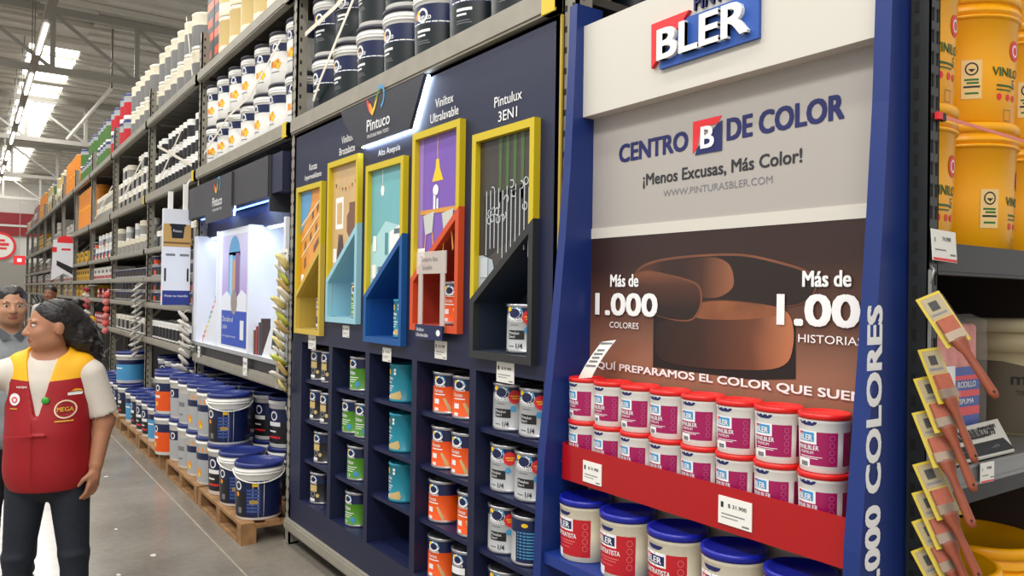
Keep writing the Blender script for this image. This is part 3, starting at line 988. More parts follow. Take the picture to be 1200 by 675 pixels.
def make_can(kind):
    """gallon can; label faces -x"""
    R, H = .0825, .192
    def f():
        t = thing('paint_can', '', 'paint can')
        b = MB()
        prof = [(R-.004, 0), (R, .004), (R, .012), (R-.002, .014), (R-.002, H-.014), (R, H-.012), (R+.0012, H-.004), (R-.002, H), (R-.010, H), (R-.012, H-.008)]
        base = {'black': blacklabel, 'green': greenlabel, 'teal': teallabel, 'orange': orangelabel, 'silver': silverlabel, 'dark': blacklabel, 'back': silverlabel}[kind]
        rim = teallabel if kind == 'teal' else tin
        b.lathe(prof, 28, [1, 1, 1, 0, 1, 1, 1, 1, 1], cap1=False)
        b.build('body', [base, rim], t)
        b = MB(); b.lathe([(R-.012, H-.008), (R-.03, H-.008), (R-.032, H-.005), (.001, H-.005)], 28, 0, cap0=False, cap1=False)
        b.build('lid', rim if kind == 'teal' else tin, t)
        mp = cylmap(R-.002)
        b = MB()
        mats = [navylabel, whiteprint, cyanmark, yellowmark, redmark, blacklabel, goldlabel, greyink]
        if kind in ('green', 'orange', 'black', 'silver', 'dark', 'back'):
            band = (.128, .178) if kind != 'silver' else (.150, .178)
            rect(b, mp, -PI*(R-.002), PI*(R-.002), band[0], band[1], .0005, 0, 36)
        def logo(u, v, s=1.):
            ring(b, mp, u, v, .021*s, .031*s, .0009, 1, 16, sv=.72)
            put_text(b, 'Pintuco', mp, u-.03*s, v-.028*s, .016*s, .06*s, .0012, 1, .015)
            ring(b, mp, u+.012*s, v+.006*s, .012*s, .017*s, .0013, 2, 10, -.6, 2.6)
            disc(b, mp, u-.02*s, v+.012*s, .009*s, .007*s, .0013, 3)
        if kind == 'black':
            logo(.0, .152)
            rect(b, mp, -.03, .03, .078, .118, .0008, 6, 4)
            ring(b, mp, .0, .062, .012, .02, .0008, 7); disc(b, mp, .035, .055, .012, w=.0008, m=6)
            rect(b, mp, -.03, .016, .018, .036, .0008, 1, 4)
        elif kind == 'green':
            logo(.0, .153)
            put_text(b, 'Viniltex', mp, -.03, .092, .022, .055, .0008, 1, .01)
            for i in range(3): rect(b, mp, -.03, .045-.012*i, .075-.012*i, .079-.012*i, .0008, 1, 4)
            put_text(b, '1/4', mp, -.03, .02, .018, .03, .0008, 1, .01)
            disc(b, mp, .04, .04, .016, w=.0006, m=2)
        elif kind == 'teal':
            rect(b, mp, -.055, -.03, .138, .165, .0006, 3, 3)
            rect(b, mp, .0, .014, .155, .168, .0006, 1, 2); rect(b, mp, .0, .014, .138, .150, .0006, 1, 2)
            put_text(b, 'Viniltex', mp, -.055, .112, .016, .05, .0008, 1, .02)
            put_text(b, 'Banos', mp, -.055, .094, .014, .04, .0008, 1, .02)
            for i in range(3): rect(b, mp, -.055, .0-.01*i, .078-.012*i, .082-.012*i, .0006, 1, 4)
            poly(b, mp, [(-.05, .016), (-.03, .04), (.0, .045), (.04, .06), (.05, .03), (.04, .015)], .0006, 6)
            rect(b, mp, -.052, -.03, .016, .032, .0009, 1, 2)
        elif kind == 'orange':
            logo(.0, .152)
            put_text(b, 'Koraza', mp, -.03, .1, .016, .05, .0008, 1, .01)
            rect(b, mp, -.03, .03, .088, .093, .0008, 1, 4)
            rect(b, mp, -.03, .0, .048, .07, .0008, 1, 3); rect(b, mp, -.03, -.004, .016, .03, .0008, 1, 3)
            poly(b, mp, [(.02, .072), (.03, .078), (.06, .03), (.06, .012), (.05, .014)], .0008, 6)
        elif kind == 'silver':
            disc(b, mp, .0, .158, .042, .026, .0008, 0, 20)
            logo(.0, .156, 1.25)
            disc(b, mp, .062, .14, .027, w=.0018, m=4, n=22)
            rect(b, mp, .044, .08, .141, .145, .0022, 3, 3); rect(b, mp, .05, .075, .132, .136, .0022, 3, 3)
            rect(b, mp, -.02, .02, .108, .112, .0006, 7, 3)
            rect(b, mp, -.03, .045, .055, .09, .0008, 5, 5)
            put_text(b, 'Pintulux', mp, -.025, .074, .011, .05, .0012, 1); put_text(b, '3en1', mp, -.025, .06, .01, .03, .0012, 1)
            disc(b, mp, .055, .092, .012, w=.0012, m=2)
            put_text(b, '1/4', mp, .01, .02, .02, .028, .0008, 5, .02); rect(b, mp, -.03, .0, .026, .03, .0008, 7, 3)
        elif kind == 'back':
            rect(b, mp, -.02, .1, .014, .15, .0008, 0, 8)
            for i in range(9): rect(b, mp, -.012, .09, .03+.012*i, .036+.012*i, .001, 2, 6)
            disc(b, mp, .02, .158, .014, .008, .001, 3)
        elif kind == 'dark':
            logo(.0, .152)
            rect(b, mp, -.04, .04, .09, .12, .0008, 1, 5); rect(b, mp, -.04, .02, .03, .06, .0008, 1, 4)
        b.build('label', mats, t)
        return t
    return Proto(f)


CAN = {k: make_can(k) for k in ('black', 'green', 'teal', 'orange', 'silver', 'dark', 'back')}
CX = 1.84
rown = ['top', 'second', 'third', 'bottom']
zrow = [1.10, .85, .60, .34]
colcan = [('black', 'black and gold', 'left-hand', 'leftmost'), ('green', 'green', 'second', 'second'), ('teal', 'teal', 'middle', 'middle'),
          ('orange', 'orange', 'fourth', 'fourth'), ('silver', 'silver', 'right-hand', 'right-hand')]
place = [[[4.649, 4.475], [4.655, 4.485], [4.575], [4.63]],
         [[4.046], [4.144, 3.97], [4.062], [4.08]],
         [[3.542], [3.537], [3.535], []],
         [[3.094, 2.918], [3.101, 2.923], [3.121, 2.862], [3.12, 2.905]],
         [[2.594, 2.41], [2.608, 2.434], [2.618, 2.45], [2.61]]]
for c in range(5):
    kd, colr, cn, _ = colcan[c]
    for r_ in range(4):
        ys = place[c][r_]
        for j, y in enumerate(ys):
            k2, c2 = kd, colr
            if c == 3 and r_ == 3 and j == 1: k2, c2 = 'dark', 'dark'
            if c == 4 and r_ == 2 and j == 1: k2, c2 = 'back', 'silver (its back label turned forward)'
            side = '' if len(ys) == 1 else (', left of pair' if j == 0 else ', right of pair')
            solo = 'single ' if len(ys) == 1 else ''
            nm_ = '%s%s paint can, %s row of %s cubby column%s' % (solo, c2, rown[r_], cn, side)
            if k2 == 'back': nm_ = 'silver paint can turned to its back label, third row of right-hand cubby column'
            CAN[k2].put((CX, y, zrow[r_]+.001), math.radians(rng.uniform(8, 20)),
                        nm_, 'paint cans in the navy cubbies')
# one can in each picture niche
for k, (kd, y) in enumerate(zip(('black', 'green', 'teal', 'orange', 'silver'), (4.5, 3.98, 3.45, 2.958, 2.46))):
    CAN[kd].put((1.81, y, FR[k][1]+.0335), math.radians(14),
                '%s paint can standing in the %s niche under a picture' % (colcan[k][1], ['gold', 'pale blue', 'deep blue', 'orange', 'charcoal'][k]), 'sample cans in the picture niches')
t = thing('niche_flyer', 'pale folded flyer corner behind the silver can in the charcoal niche', 'flyer', (1.9, 2.39, 1.43))
b = MB(); b.prism([(-2.45, 1.422), (-2.335, 1.422), (-2.335, 1.7), (-2.36, 1.66)], aisletext(1.905), 0, .003); b.build('sheet', mat('pale_blue_paper', (188, 206, 226), .6), t, t.location)


def make_pail(body, lid, style, R, H, name='paint_pail', seg=26, parts=True):
    """plastic pail with a snap lid; label faces -x"""
    def f():
        t = thing(name, '', 'pail')
        r0 = R*.90
        Rf = lambda z: r0+(R*.955-r0)*min(1, max(0, z/(H*.84)))
        b = MB()
        zz = H*.84
        prof = [(r0*.97, 0), (r0, H*.01), (Rf(zz*.5), zz*.5), (Rf(zz), zz), (R*.99, zz+H*.006), (R*.99, H*.89), (R*.965, H*.895), (R*.965, H*.92)]
        if style in ('mag', 'con'):
            prof = [(r0*.97, 0), (r0, H*.01), (Rf(zz*.5), zz*.5), (Rf(zz), zz), (R*.97, zz+H*.006), (R*.97, H*.9)]
        b.lathe(prof, seg, 0, cap1=False)
        mats = [body]
        b.build('body', mats, t)
        b = MB()
        lh = H*.10 if style in ('mag', 'con') else H*.08
        b.lathe([(R*.965, H-lh), (R, H-lh), (R, H-lh*.35), (R*.985, H-lh*.1), (R*.94, H), (R*.90, H), (R*.88, H-lh*.35), (.001, H-lh*.35)], seg, 0, cap0=False, cap1=False)
        b.build('lid', lid, t)
        b = MB()
        def mp(u, v, w):
            r = Rf(v)+w
            a = PI+u/R
            return (r*math.cos(a), r*math.sin(a), v)
        mp.curved = True
        lm = [whiteprint, navyink, redmark, yellowmark, cyanmark, blacklabel, greyink, orangemark]
        full = PI*R
        if style == 'mag':
            lm.append(magenta)
            rect(b, mp, -.045, .064, .018, .098, .0005, 8, 12)
            rect(b, mp, -.046, .012, .068, .099, .0008, 0, 5)
            poly(b, mp, [(-.04, .122), (.014, .122), (.01, .116), (.002, .112), (-.02, .112), (-.034, .115)], .0008, 1)
            rect(b, mp, -.04, .006, .074, .096, .001, 4, 5); rect(b, mp, -.04, -.03, .086, .096, .0013, 2, 2)
            put_text(b, 'BLER', mp, -.036, .076, .014, .038, .0015, 0, .03)
            put_text(b, 'VINILBLER', mp, -.044, .054, .011, .062, .001, 0, .02); put_text(b, 'PREMIUM', mp, -.036, .044, .007, .04, .001, 0)
            rect(b, mp, -.036, .026, .037, .0385, .001, 0, 4); rect(b, mp, -.036, .016, .033, .0345, .001, 0, 4)
            rect(b, mp, -.044, -.006, .012, .032, .0009, 0, 4); rect(b, mp, -.034, -.012, .014, .025, .0012, 6, 2)
            lm.append(mat('magenta_pale', (206, 96, 150), .5))
            for i in range(4): ring(b, mp, .05, .085-.017*i, .0055, .0068, .001, 9, 12)
            rect(b, mp, .08, .12, .018, .098, .0005, 8, 4)
        elif style == 'con':
            lm.append(redlabel)
            lm.append(mat('red_pale', (226, 110, 112), .5))
            rect(b, mp, -.075, .085, .018, .138, .0005, 8, 14)
            rect(b, mp, -.076, .022, .098, .139, .0008, 0, 6)
            poly(b, mp, [(-.05, .158), (.012, .158), (.006, .15), (-.004, .146), (-.03, .146), (-.044, .15)], .0008, 1)
            rect(b, mp, -.062, .016, .104, .13, .001, 1, 6); poly(b, mp, [(-.062, .13), (-.035, .13), (-.05, .118), (-.062, .104)], .0013, 2)
            put_text(b, 'BLER', mp, -.054, .108, .018, .062, .0015, 0, .03)
            put_text(b, 'CONTRATISTA', mp, -.073, .076, .015, .108, .001, 0, .02)
            rect(b, mp, -.05, .03, .064, .067, .001, 9, 5); rect(b, mp, -.04, .022, .056, .0585, .001, 9, 5)
            rect(b, mp, -.06, .01, .044, .046, .001, 9, 5)
            rect(b, mp, -.074, -.03, .008, .034, .0009, 0, 4)
            for i in range(4): ring(b, mp, .066, .118-.024*i, .008, .0098, .001, 9, 12)
        elif style == 'navy':       # tall navy and white pail
            lm += [navylabel, darklabel]
            rect(b, mp, -full, full, H*.50, H*.76, .0006, 8, 26); rect(b, mp, -full, full, H*.06, H*.50, .0006, 9, 26)
            ring(b, mp, -.02, H*.62, .024, .036, .0012, 0, 14); disc(b, mp, -.062, H*.62, .013, .018, .0012, 7); disc(b, mp, -.05, H*.665, .01, .01, .0012, 3)
            put_text(b, 'Pintuco', mp, -.055, H*.555, .03, .09, .0014, 0, .02)
            rect(b, mp, -full*.2, full*.55, H*.515, H*.53, .0012, 0, 10)
            rect(b, mp, -.06, .03, H*.40, H*.435, .0012, 0, 5); rect(b, mp, -.06, .0, H*.345, H*.37, .0012, 0, 4)
            rect(b, mp, -.06, .02, H*.28, H*.29, .0012, 6, 4); rect(b, mp, -.06, .03, H*.25, H*.26, .0012, 6, 4)
        elif style == 'star':       # white pail, navy collar, orange spot
            lm += [navylabel]
            rect(b, mp, -full, full, H*.60, H*.76, .0006, 8, 26)
            ring(b, mp, -.0, H*.68, .02, .03, .0012, 0, 14)
            put_text(b, 'Pintuco', mp, -.04, H*.605, .022, .08, .0014, 0, .02)
            for a in range(5): disc(b, mp, .02+.022*math.cos(a*1.256), H*.36+.022*math.sin(a*1.256), .016, w=.001+.0003*a, m=7 if a % 2 else 3, n=10)
            rect(b, mp, -.06, -.02, H*.3, H*.42, .001, 7, 3); rect(b, mp, -.06, .04, H*.2, H*.22, .001, 6, 4)
        elif style == 'silverstar':
            lm += [navylabel, silverlabel]
            rect(b, mp, -full, full, H*.06, H*.76, .0005, 9, 26); rect(b, mp, -full, full, H*.52, H*.66, .0008, 8, 26); rect(b, mp, -full, full, H*.68, H*.76, .0008, 7, 20)
            disc(b, mp, .0, H*.26, .03, w=.0012, m=7); disc(b, mp, .012, H*.2, .018, w=.0015, m=3)
        elif style == 'grey':
            lm += [silverlabel, navylabel]
            rect(b, mp, -full, full, H*.06, H*.70, .0006, 8, 26); rect(b, mp, -.05, .05, H*.4, H*.5, .001, 6, 5); rect(b, mp, -.03, .03, H*.2, H*.24, .001, 6, 5)
        elif style == 'bluegrey':
            lm += [silverlabel, navylabel]
            rect(b, mp, -full, full, H*.06, H*.5, .0006, 8, 26); rect(b, mp, -full, full, H*.5, H*.72, .0006, 9, 26); ring(b, mp, 0, H*.6, .02, .03, .0012, 0)
        elif style == 'orange':
            lm += [orangelabel, navylabel]
            rect(b, mp, -full, full, H*.08, H*.56, .0006, 8, 26); rect(b, mp, -full, full, H*.56, H*.76, .0006, 9, 26); ring(b, mp, 0, H*.64, .02, .03, .0012, 0)
            rect(b, mp, -.05, .03, H*.4, H*.46, .001, 0, 5); rect(b, mp, -.05, .0, H*.2, H*.3, .001, 3, 5)
        elif style == 'blue':
            lm += [cyanmark, navylabel]
            rect(b, mp, -full, full, H*.1, H*.6, .0006, 8, 26); rect(b, mp, -full, full, H*.6, H*.74, .0006, 9, 26); rect(b, mp, -.06, .06, H*.46, H*.5, .001, 0, 5)
        elif style == 'black':
            lm += [blacklabel, navylabel]
            rect(b, mp, -full, full, H*.08, H*.5, .0006, 8, 26); rect(b, mp, -full, full, H*.5, H*.76, .0006, 9, 26)
            ring(b, mp, 0, H*.62, .024, .034, .0012, 0); rect(b, mp, -.06, .06, H*.42, H*.5, .001, 0, 5); rect(b, mp, -.06, .02, H*.3, H*.33, .001, 0, 4); rect(b, mp, -.06, .06, H*.18, H*.22, .001, 2, 4)
        elif style == 'front':      # big navy pail on the pallet with columns of print
            lm += [navylabel, mat('print_blue', (60, 84, 150), .45), mat('print_gold', (170, 140, 70), .45)]
            rect(b, mp, -full, full, H*.05, H*.70, .0006, 8, 30); rect(b, mp, -.08, .02, H*.05, H*.50, .0009, 5, 6)
            ring(b, mp, -.04, H*.6, .02, .03, .0012, 0); disc(b, mp, -.05, H*.45, .016, w=.0014, m=7); rect(b, mp, -.045, -.01, H*.12, H*.22, .0014, 6, 3)
            for i in range(7): rect(b, mp, .035, .13, H*(.14+.062*i), H*(.18+.062*i), .001, 9, 6)
            rect(b, mp, .055, .115, H*.29, H*.36, .0014, 10, 4); rect(b, mp, .075, .115, H*.60, H*.66, .0014, 3, 4)
        elif style == 'yellow':
            lm += [greensign, mat('pale_sticker', (238, 206, 140), .5), mat('deep_green', (36, 92, 30), .5)]
            rect(b, mp, -.06, -.005, H*.18, H*.48, .0008, 9, 5); ring(b, mp, -.033, H*.41, .014, .018, .0012, 5); poly(b, mp, [(-.043, H*.41), (-.023, H*.41), (-.033, H*.385)], .0014, 5)
            rect(b, mp, -.052, -.014, H*.32, H*.335, .0012, 8, 4); rect(b, mp, -.046, -.014, H*.295, H*.31, .0012, 8, 4)
            rect(b, mp, -.054, -.01, H*.265, H*.28, .0012, 5, 4); rect(b, mp, -.05, -.014, H*.215, H*.23, .0012, 8, 4)
            put_text(b, 'VINILO', mp, .025, H*.36, .024, .11, .001, 10, .02); put_text(b, '5', mp, .105, H*.27, .026, .014, .001, 10)
            rect(b, mp, .04, .11, H*.28, H*.295, .001, 10, 4); rect(b, mp, .04, .1, H*.25, H*.26, .001, 10, 4)
            disc(b, mp, .05, H*.2, .009, w=.001, m=2); disc(b, mp, .085, H*.2, .009, w=.001, m=2); disc(b, mp, .115, H*.2, .009, w=.001, m=2)
            disc(b, mp, .115, H*.57, .028, w=.001, m=2); ring(b, mp, .115, H*.57, .012, .017, .0014, 0, 12)
            ring(b, mp, .085, H*.06, .02, .022, .001, 10, 4, PI/4, PI/4+2*PI)
            rect(b, mp, -.16, -.085, H*.3, H*.7, .0006, 11, 6) if False else None
        b.build('label', lm, t)
        if style in ('navy', 'front', 'star', 'yellow'):
            b = MB()
            for z_ in (H*.80, H*.845):
                b.lathe([(Rf(z_), z_), (R*1.0, z_+.003), (R*1.0, z_+.009), (Rf(z_), z_+.012)], seg, 0, cap0=False, cap1=False)
            b.build('rim_rib', body, t)
        if style in ('front',):
            b = MB()
            pts = []
            for i in range(15):
                a = PI*i/14
                px_, py_ = -(R+.004)*math.sin(a)*.96-.006, (R+.006)*math.cos(a)
                ca_, sa_ = math.cos(.75), math.sin(.75)
                pts.append((px_*ca_-py_*sa_, px_*sa_+py_*ca_, H*.86-.07*math.sin(a)))
            b.tube(pts, .004, 6)
            b.build('handle', white, t)
        return t
    return Proto(f)


# pink-label pails in the red tray and red-label pails under it
PM = make_pail(white, redlid, 'mag', .0622, .141)
ords = ['first', 'second', 'third', 'fourth', 'fifth', 'sixth', 'seventh', 'last']
ty = [1.983, 1.857, 1.7315, 1.606, 1.4805, 1.355, 1.2295, 1.100]
for lvl, nm in ((0, 'lower'), (1, 'upper')):
    for i, y in enumerate(ty):
        PM.put((1.7135, y, 1.0945+lvl*.1415), math.radians(rng.uniform(2, 9)),
               'red-lidded magenta and white pail, %s from left in the %s row of the red tray' % (ords[i], nm), 'red-lidded pails in the red tray')
PC = make_pail(offwhite, bluelid, 'con', .089, .197)
cords = ['leftmost', 'second from left', 'third from left', 'second from right', 'rightmost']
for i, y in enumerate((1.952, 1.752, 1.546, 1.345, 1.143)):
    PC.put((1.688, y, .791), math.radians(6+2*(i % 2)), 'cream pail with red label and blue lid, %s under the red tray' % cords[i], 'blue-lidded pails under the red tray')
# paper slip standing on the pails
t = thing('paper_slip', 'white curled printed paper slip standing on the red pail lids', 'paper', (1.70, 1.93, 1.377))
b = MB()
N = 7
vs = []
for i in range(N+1):
    s_ = i/N
    z = 1.377+.128*s_
    yc = 1.968-.082*s_
    x = 1.69+.03*s_*s_
    vs += [(x, yc+.034, z-.006), (x, yc-.034, z+.004)]
b.add(vs, [(2*i, 2*i+1, 2*i+3, 2*i+2) for i in range(N)], 0, True)
b.add([(x+.0012, y, z) for x, y, z in vs], [(2*i, 2*i+2, 2*i+3, 2*i+1) for i in range(N)], 0, True)
b.build('sheet', paper, t, t.location)
b = MB()
for i, (s_, w) in enumerate(((.9, .5), (.72, .3), (.62, .36), (.52, .3), (.42, .34), (.3, .4))):
    x = 1.69+.03*s_*s_-.0012
    yc = 1.968-.082*s_
    z = 1.377+.128*s_
    b.add([(x, yc+.03*w*2, z), (x, yc-.03*w*2, z+.002), (x+.0008, yc-.03*w*2-.004, z+.008), (x+.0008, yc+.03*w*2-.004, z+.006)], [(0, 1, 2, 3)], 0)
b.build('print', [greyink], t, t.location)

# ------------------------------------------------------------------ big pails on the racking
PN = make_pail(white, darklid, 'navy', .155, .372)
PS = make_pail(white, darklid, 'star', .155, .372)
zA = 2.775
NUM = ['first', 'second', 'third', 'fourth', 'fifth', 'sixth', 'seventh', 'eighth']
for tier in range(2):
    for i in range(8):
        PN.put((1.93, 4.75-.345*i, zA+.001+.373*tier), math.radians(rng.uniform(4, 34)),
               'navy and white pail, %s tier above the navy display, %s from left' % (['lower', 'upper'][tier], NUM[i]), 'navy pails above the navy display, %s tier' % ['lower', 'upper'][tier])
for tier in range(2):
    for i in range(8):
            PN.put((2.27, 4.75-.345*i, zA+.001+.373*tier), math.radians(rng.uniform(4, 60)),
                   'navy and white paint pail in the shaded back row above the navy display', 'navy pails in the back row above the navy display')
for tier in range(2):
    for i in range(7):
        PS.put((1.91, 7.37-.36*i, zA+.001+.373*tier), math.radians(rng.uniform(4, 26)),
               'white pail with navy collar and orange spot, %s tier above lit display, %s from left' % (['lower', 'upper'][tier], NUM[i]), 'white pails above the lit swatch display, %s tier' % ['lower', 'upper'][tier])
for i in range(7):
    PS.put((2.25, 7.36-.36*i, zA+.001), math.radians(rng.uniform(4, 50)),
           'white pail in the shaded back row above the lit swatch display', 'white pails in the back row above the lit swatch display')
# straps
def strap(name, pts, label, w=.012):
    b = MB()
    for a, c in zip(pts[:-1], pts[1:]):
        b.bar(a, c, .002, w)
    o = b.build(name, strapmat, None, pts[0])
    tag(o, label, 'strap', 'white packing straps')
strap('packing_strap', [(1.766, 4.72, 2.86), (1.765, 4.6, 2.97), (1.758, 3.95, 3.42), (1.758, 3.82, 3.52)], 'white packing strap slanting up across the navy pails above the navy display', .028)
strap('packing_strap', [(1.771, 4.9, 3.33), (1.771, 4.4, 3.36), (1.771, 4.1, 3.40), (1.771, 3.8, 3.50)], 'white packing strap running level across the upper navy pails', .03)
strap('packing_strap', [(1.745, 5.3, 3.4), (1.745, 6.0, 3.15), (1.745, 6.6, 3.1), (1.745, 7.4, 2.9)], 'white packing strap across the white pails above the lit swatch display', .022)

# pallets with floor stock
def pallet(y0, y1, label):
    t = thing('wooden_pallet', label, 'pallet', (2.0, (y0+y1)/2, 0), group='wooden pallets under the racking')
    x0, x1 = 1.47, 2.55
    n = 7
    w = (y1-y0)
    for k in range(n):                                            # deck boards run along y
        xa = x0+(x1-x0-.09)*k/(n-1)
        b = MB(); b.box(xa, xa+.09, y0, y1, .118, .138); b.build('deck_board', wood, t, t.location)
    for k in range(3):
        ya = y0+(w-.09)*k/2
        b = MB(); b.box(x0, x1, ya, ya+.09, .098, .118); b.build('cross_board', wood, t, t.location)
        for x in (x0, (x0+x1)/2-.05, x1-.1):
            b = MB(); b.box(x, x+.1, ya, ya+.09, .018, .098); b.build('block', wood, t, t.location)
    for x in (x0, (x0+x1)/2-.05, x1-.1):
        b = MB(); b.box(x, x+.1, y0, y1, 0, .018); b.build('bottom_board', wood, t, t.location)


for i, (a, c) in enumerate(((5.09, 6.22), (6.27, 7.4), (7.66, 8.78), (8.84, 9.96), (10.14, 11.26), (11.32, 12.44))):
    pallet(a, c, 'worn wooden pallet on the floor, %s in the line from the navy display' % ['first', 'second', 'third', 'fourth', 'fifth', 'sixth'][i])
FP = {'front': make_pail(white, navylid, 'front', .162, .372)}
for k in ('black', 'silverstar', 'grey', 'bluegrey', 'orange', 'blue'):
    FP[k] = make_pail(white, navylid, k, .155, .372)
fdesc = {'front': 'navy', 'black': 'black', 'silverstar': 'silver and orange', 'grey': 'plain grey', 'bluegrey': 'grey and navy', 'orange': 'orange', 'blue': 'light blue'}
low = [(5.26, 'front'), (5.66, 'front'), (6.0, 'black'), (6.36, 'silverstar'), (6.69, 'silverstar'), (7.02, 'grey'), (7.36, 'bluegrey'), (7.70, 'orange'), (8.03, 'orange'),
       (8.37, 'blue'), (8.7, 'black'), (9.03, 'black'), (9.36, 'black'), (9.7, 'blue'), (10.25, 'black'), (10.6, 'black'), (10.95, 'black'), (11.3, 'black'), (11.65, 'black'), (12.0, 'black')]
num = ['first', 'second', 'third', 'fourth', 'fifth', 'sixth', 'seventh', 'eighth', 'ninth', 'tenth', 'eleventh', 'twelfth', 'thirteenth', 'fourteenth', 'fifteenth', 'sixteenth', 'seventeenth', 'eighteenth', 'nineteenth', 'twentieth']
for i, (y, k) in enumerate(low):
    FP[k].put((1.575 if 7.5 < y < 7.9 else 1.635, y, .139), math.radians(rng.uniform(6, 26)) if k != 'front' else math.radians(30),
              'blue-lidded %s pail, lower front row on pallets, %s from near end' % (fdesc[k], num[i]), 'blue-lidded pails in the lower front row on pallets')
upr = [(6.0, 'front'), (6.36, 'silverstar'), (6.69, 'silverstar'), (7.02, 'grey'), (7.36, 'bluegrey'), (7.70, 'orange'), (8.03, 'orange')]
for i, (y, k) in enumerate(upr):
    FP[k].put((1.575 if 7.5 < y < 7.9 else 1.635, y, .139+.373), math.radians(rng.uniform(6, 24)) if k != 'front' else math.radians(30),
              'blue-lidded %s pail, upper front row on pallets, %s from near end' % (fdesc[k], num[i]), 'blue-lidded pails in the upper front row on pallets')
for xx, rw in ((1.975, 'second'), (2.31, 'third')):
    for tier in (0, 1):
        for i in range(13):
            y = 5.28+.37*i
            if y > 9.9: continue
            if 7.33 < y < 7.76: continue
            FP['black'].put((xx, y, .139+.373*tier), math.radians(rng.uniform(6, 40)),
                            'black paint pail in the shaded %s row back on the pallets, %s tier' % (rw, ['lower', 'upper'][tier]), 'pails in the %s row back on the pallets, %s tier' % (rw, ['lower', 'upper'][tier]))
BB = make_pail(white, navylid, 'blue', .18, .38)
BB.put((1.66, 10.45, .139+.373), math.radians(25), 'wide white tub with light blue label on the dark floor pails', 'wide blue tub')

# ================================================================== LIT SWATCH DISPLAY (second bay)
sw = thing('swatch_display', 'white lit swatch display with charcoal header in the second rack bay', 'display', (1.85, 6.3, 1.075))
SO = sw.location
charc = mat('charcoal_laminate', (52, 52, 58), .5)
b = MB(); b.box(1.67, 1.735, 5.30, 7.62, 2.305, 2.585); b.box(1.735, 1.80, 5.30, 7.52, 2.305, 2.585); b.box(1.68, 2.1, 5.28, 5.30, 2.2, 2.585)
b.box(1.655, 1.67, 6.14, 6.94, 2.225, 2.575)
b.build('header', charc, sw, SO)
b = MB(); b.box(1.82, 1.84, 5.06, 7.52, 2.14, 2.585); b.box(1.69, 1.84, 5.06, 5.28, 2.32, 2.585)
b.build('header_back', boardnavy, sw, SO)
b = MB(); b.bar((1.675, 6.125, 2.235), (1.675, 6.10, 2.304), .01, .014)
b.build('led_strip', mat('white_led', (214, 230, 255), .4, emit=7), sw, SO)
b = MB(); b.box(1.745, 1.765, 5.33, 7.48, 2.298, 2.304); b.build('led_strip', mat('blue_led', (96, 140, 255), .4, emit=9), sw, SO)
mp = aisletext(1.655)
b = MB(); swoosh(b, mp, -6.66, 2.415, .19, .002, [0, 1, 2, 3, 4]); put_text(b, 'Pintuco', mp, -6.55, 2.345, .075, .30, .002, 5, .015, align='c')
put_text(b, 'PINTURAS PARA TODO', mp, -6.55, 2.305, .02, .28, .002, 5, align='c')
b.build('logo', LOGOM, sw, SO)
litwhite = mat('lit_white_laminate', (228, 232, 240), .45)
b = MB()
b.box(1.72, 2.1, 7.48, 7.52, 1.17, 2.15); b.box(1.715, 1.736, 7.52, 7.60, 1.17, 2.15); b.box(1.72, 2.1, 5.06, 5.10, 1.17, 2.15)
b.box(1.72, 2.1, 6.76, 6.80, 1.17, 2.15); b.box(1.72, 2.1, 5.86, 5.90, 1.17, 2.15)
b.box(1.72, 2.1, 5.06, 7.52, 1.15, 1.18); b.box(1.85, 2.1, 5.06, 7.52, 2.14, 2.16)
b.box(2.1, 2.12, 5.06, 7.52, 1.15, 2.16)
b.build('cabinet', litwhite, sw, SO)
b = MB(); b.box(1.715, 1.722, 5.06, 7.6, 1.155, 1.182); b.box(1.712, 1.722, 7.56, 7.60, 1.155, 2.15)
b.build('edge_trim', mat('silver_trim', (190, 192, 196), .35, metal=.6), sw, SO)
# lamps of the two lit cells
for (ya, yb) in ((6.84, 7.46), (5.14, 5.82)):
    b = MB(); b.box(1.84, 1.87, ya, yb, 2.125, 2.138); b.build('lamp_strip', mat('cell_lamp', (222, 236, 255), .4, emit=5), sw, SO)
    area('cell_lamp_light', (1.87, (ya+yb)/2, 2.11), (.08, .6), .9, (.72, .84, 1))
l = area('header_led_light', (1.765, 6.75, 2.28), (.02, 1.3), 2.2, (.5, .66, 1))
l.rotation_euler = Vector((.75, 0, -.66)).to_track_quat('-Z', 'Y').to_euler()
l = area('header_led_light', (1.765, 5.75, 2.28), (.02, .8), 2.6, (.5, .68, 1))
l.rotation_euler = Vector((.75, -.0, -.66)).to_track_quat('-Z', 'Y').to_euler()
# centre poster: lilac room with an arch, blue caption block
mp = aisletext(1.735)
b = MB(); b.box(1.735, 1.76, 5.90, 6.76, 1.18, 2.15, 0)
rect(b, mp, -6.66, -5.96, 1.21, 2.10, .001, 1)
rect(b, mp, -6.66, -5.96, 1.21, 1.49, .002, 2)
rect(b, mp, -6.47, -6.15, 1.62, 1.96, .0015, 3); ring(b, mp, -6.31, 1.93, .0, .16, .0015, 3, 14, 0, PI)
rect(b, mp, -6.44, -6.36, 1.60, 1.94, .002, 4); rect(b, mp, -6.35, -6.28, 1.58, 1.90, .0022, 5); rect(b, mp, -6.27, -6.17, 1.60, 1.95, .002, 6)
poly(b, mp, [(-6.66, 1.49), (-5.96, 1.49), (-5.96, 1.62), (-6.1, 1.66), (-6.3, 1.56), (-6.5, 1.65), (-6.66, 1.6)], .0025, 0)
disc(b, mp, -6.3, 1.56, .09, .1, .003, 7)
put_text(b, 'Descubre el', mp, -6.62, 1.40, .042, .3, .004, 0); put_text(b, 'color', mp, -6.62, 1.34, .04, .14, .004, 0)
put_text(b, 'en tu hogar con la carta', mp, -6.62, 1.27, .024, .38, .004, 0)
rect(b, mp, -6.12, -6.02, 1.27, 1.42, .004, 0)
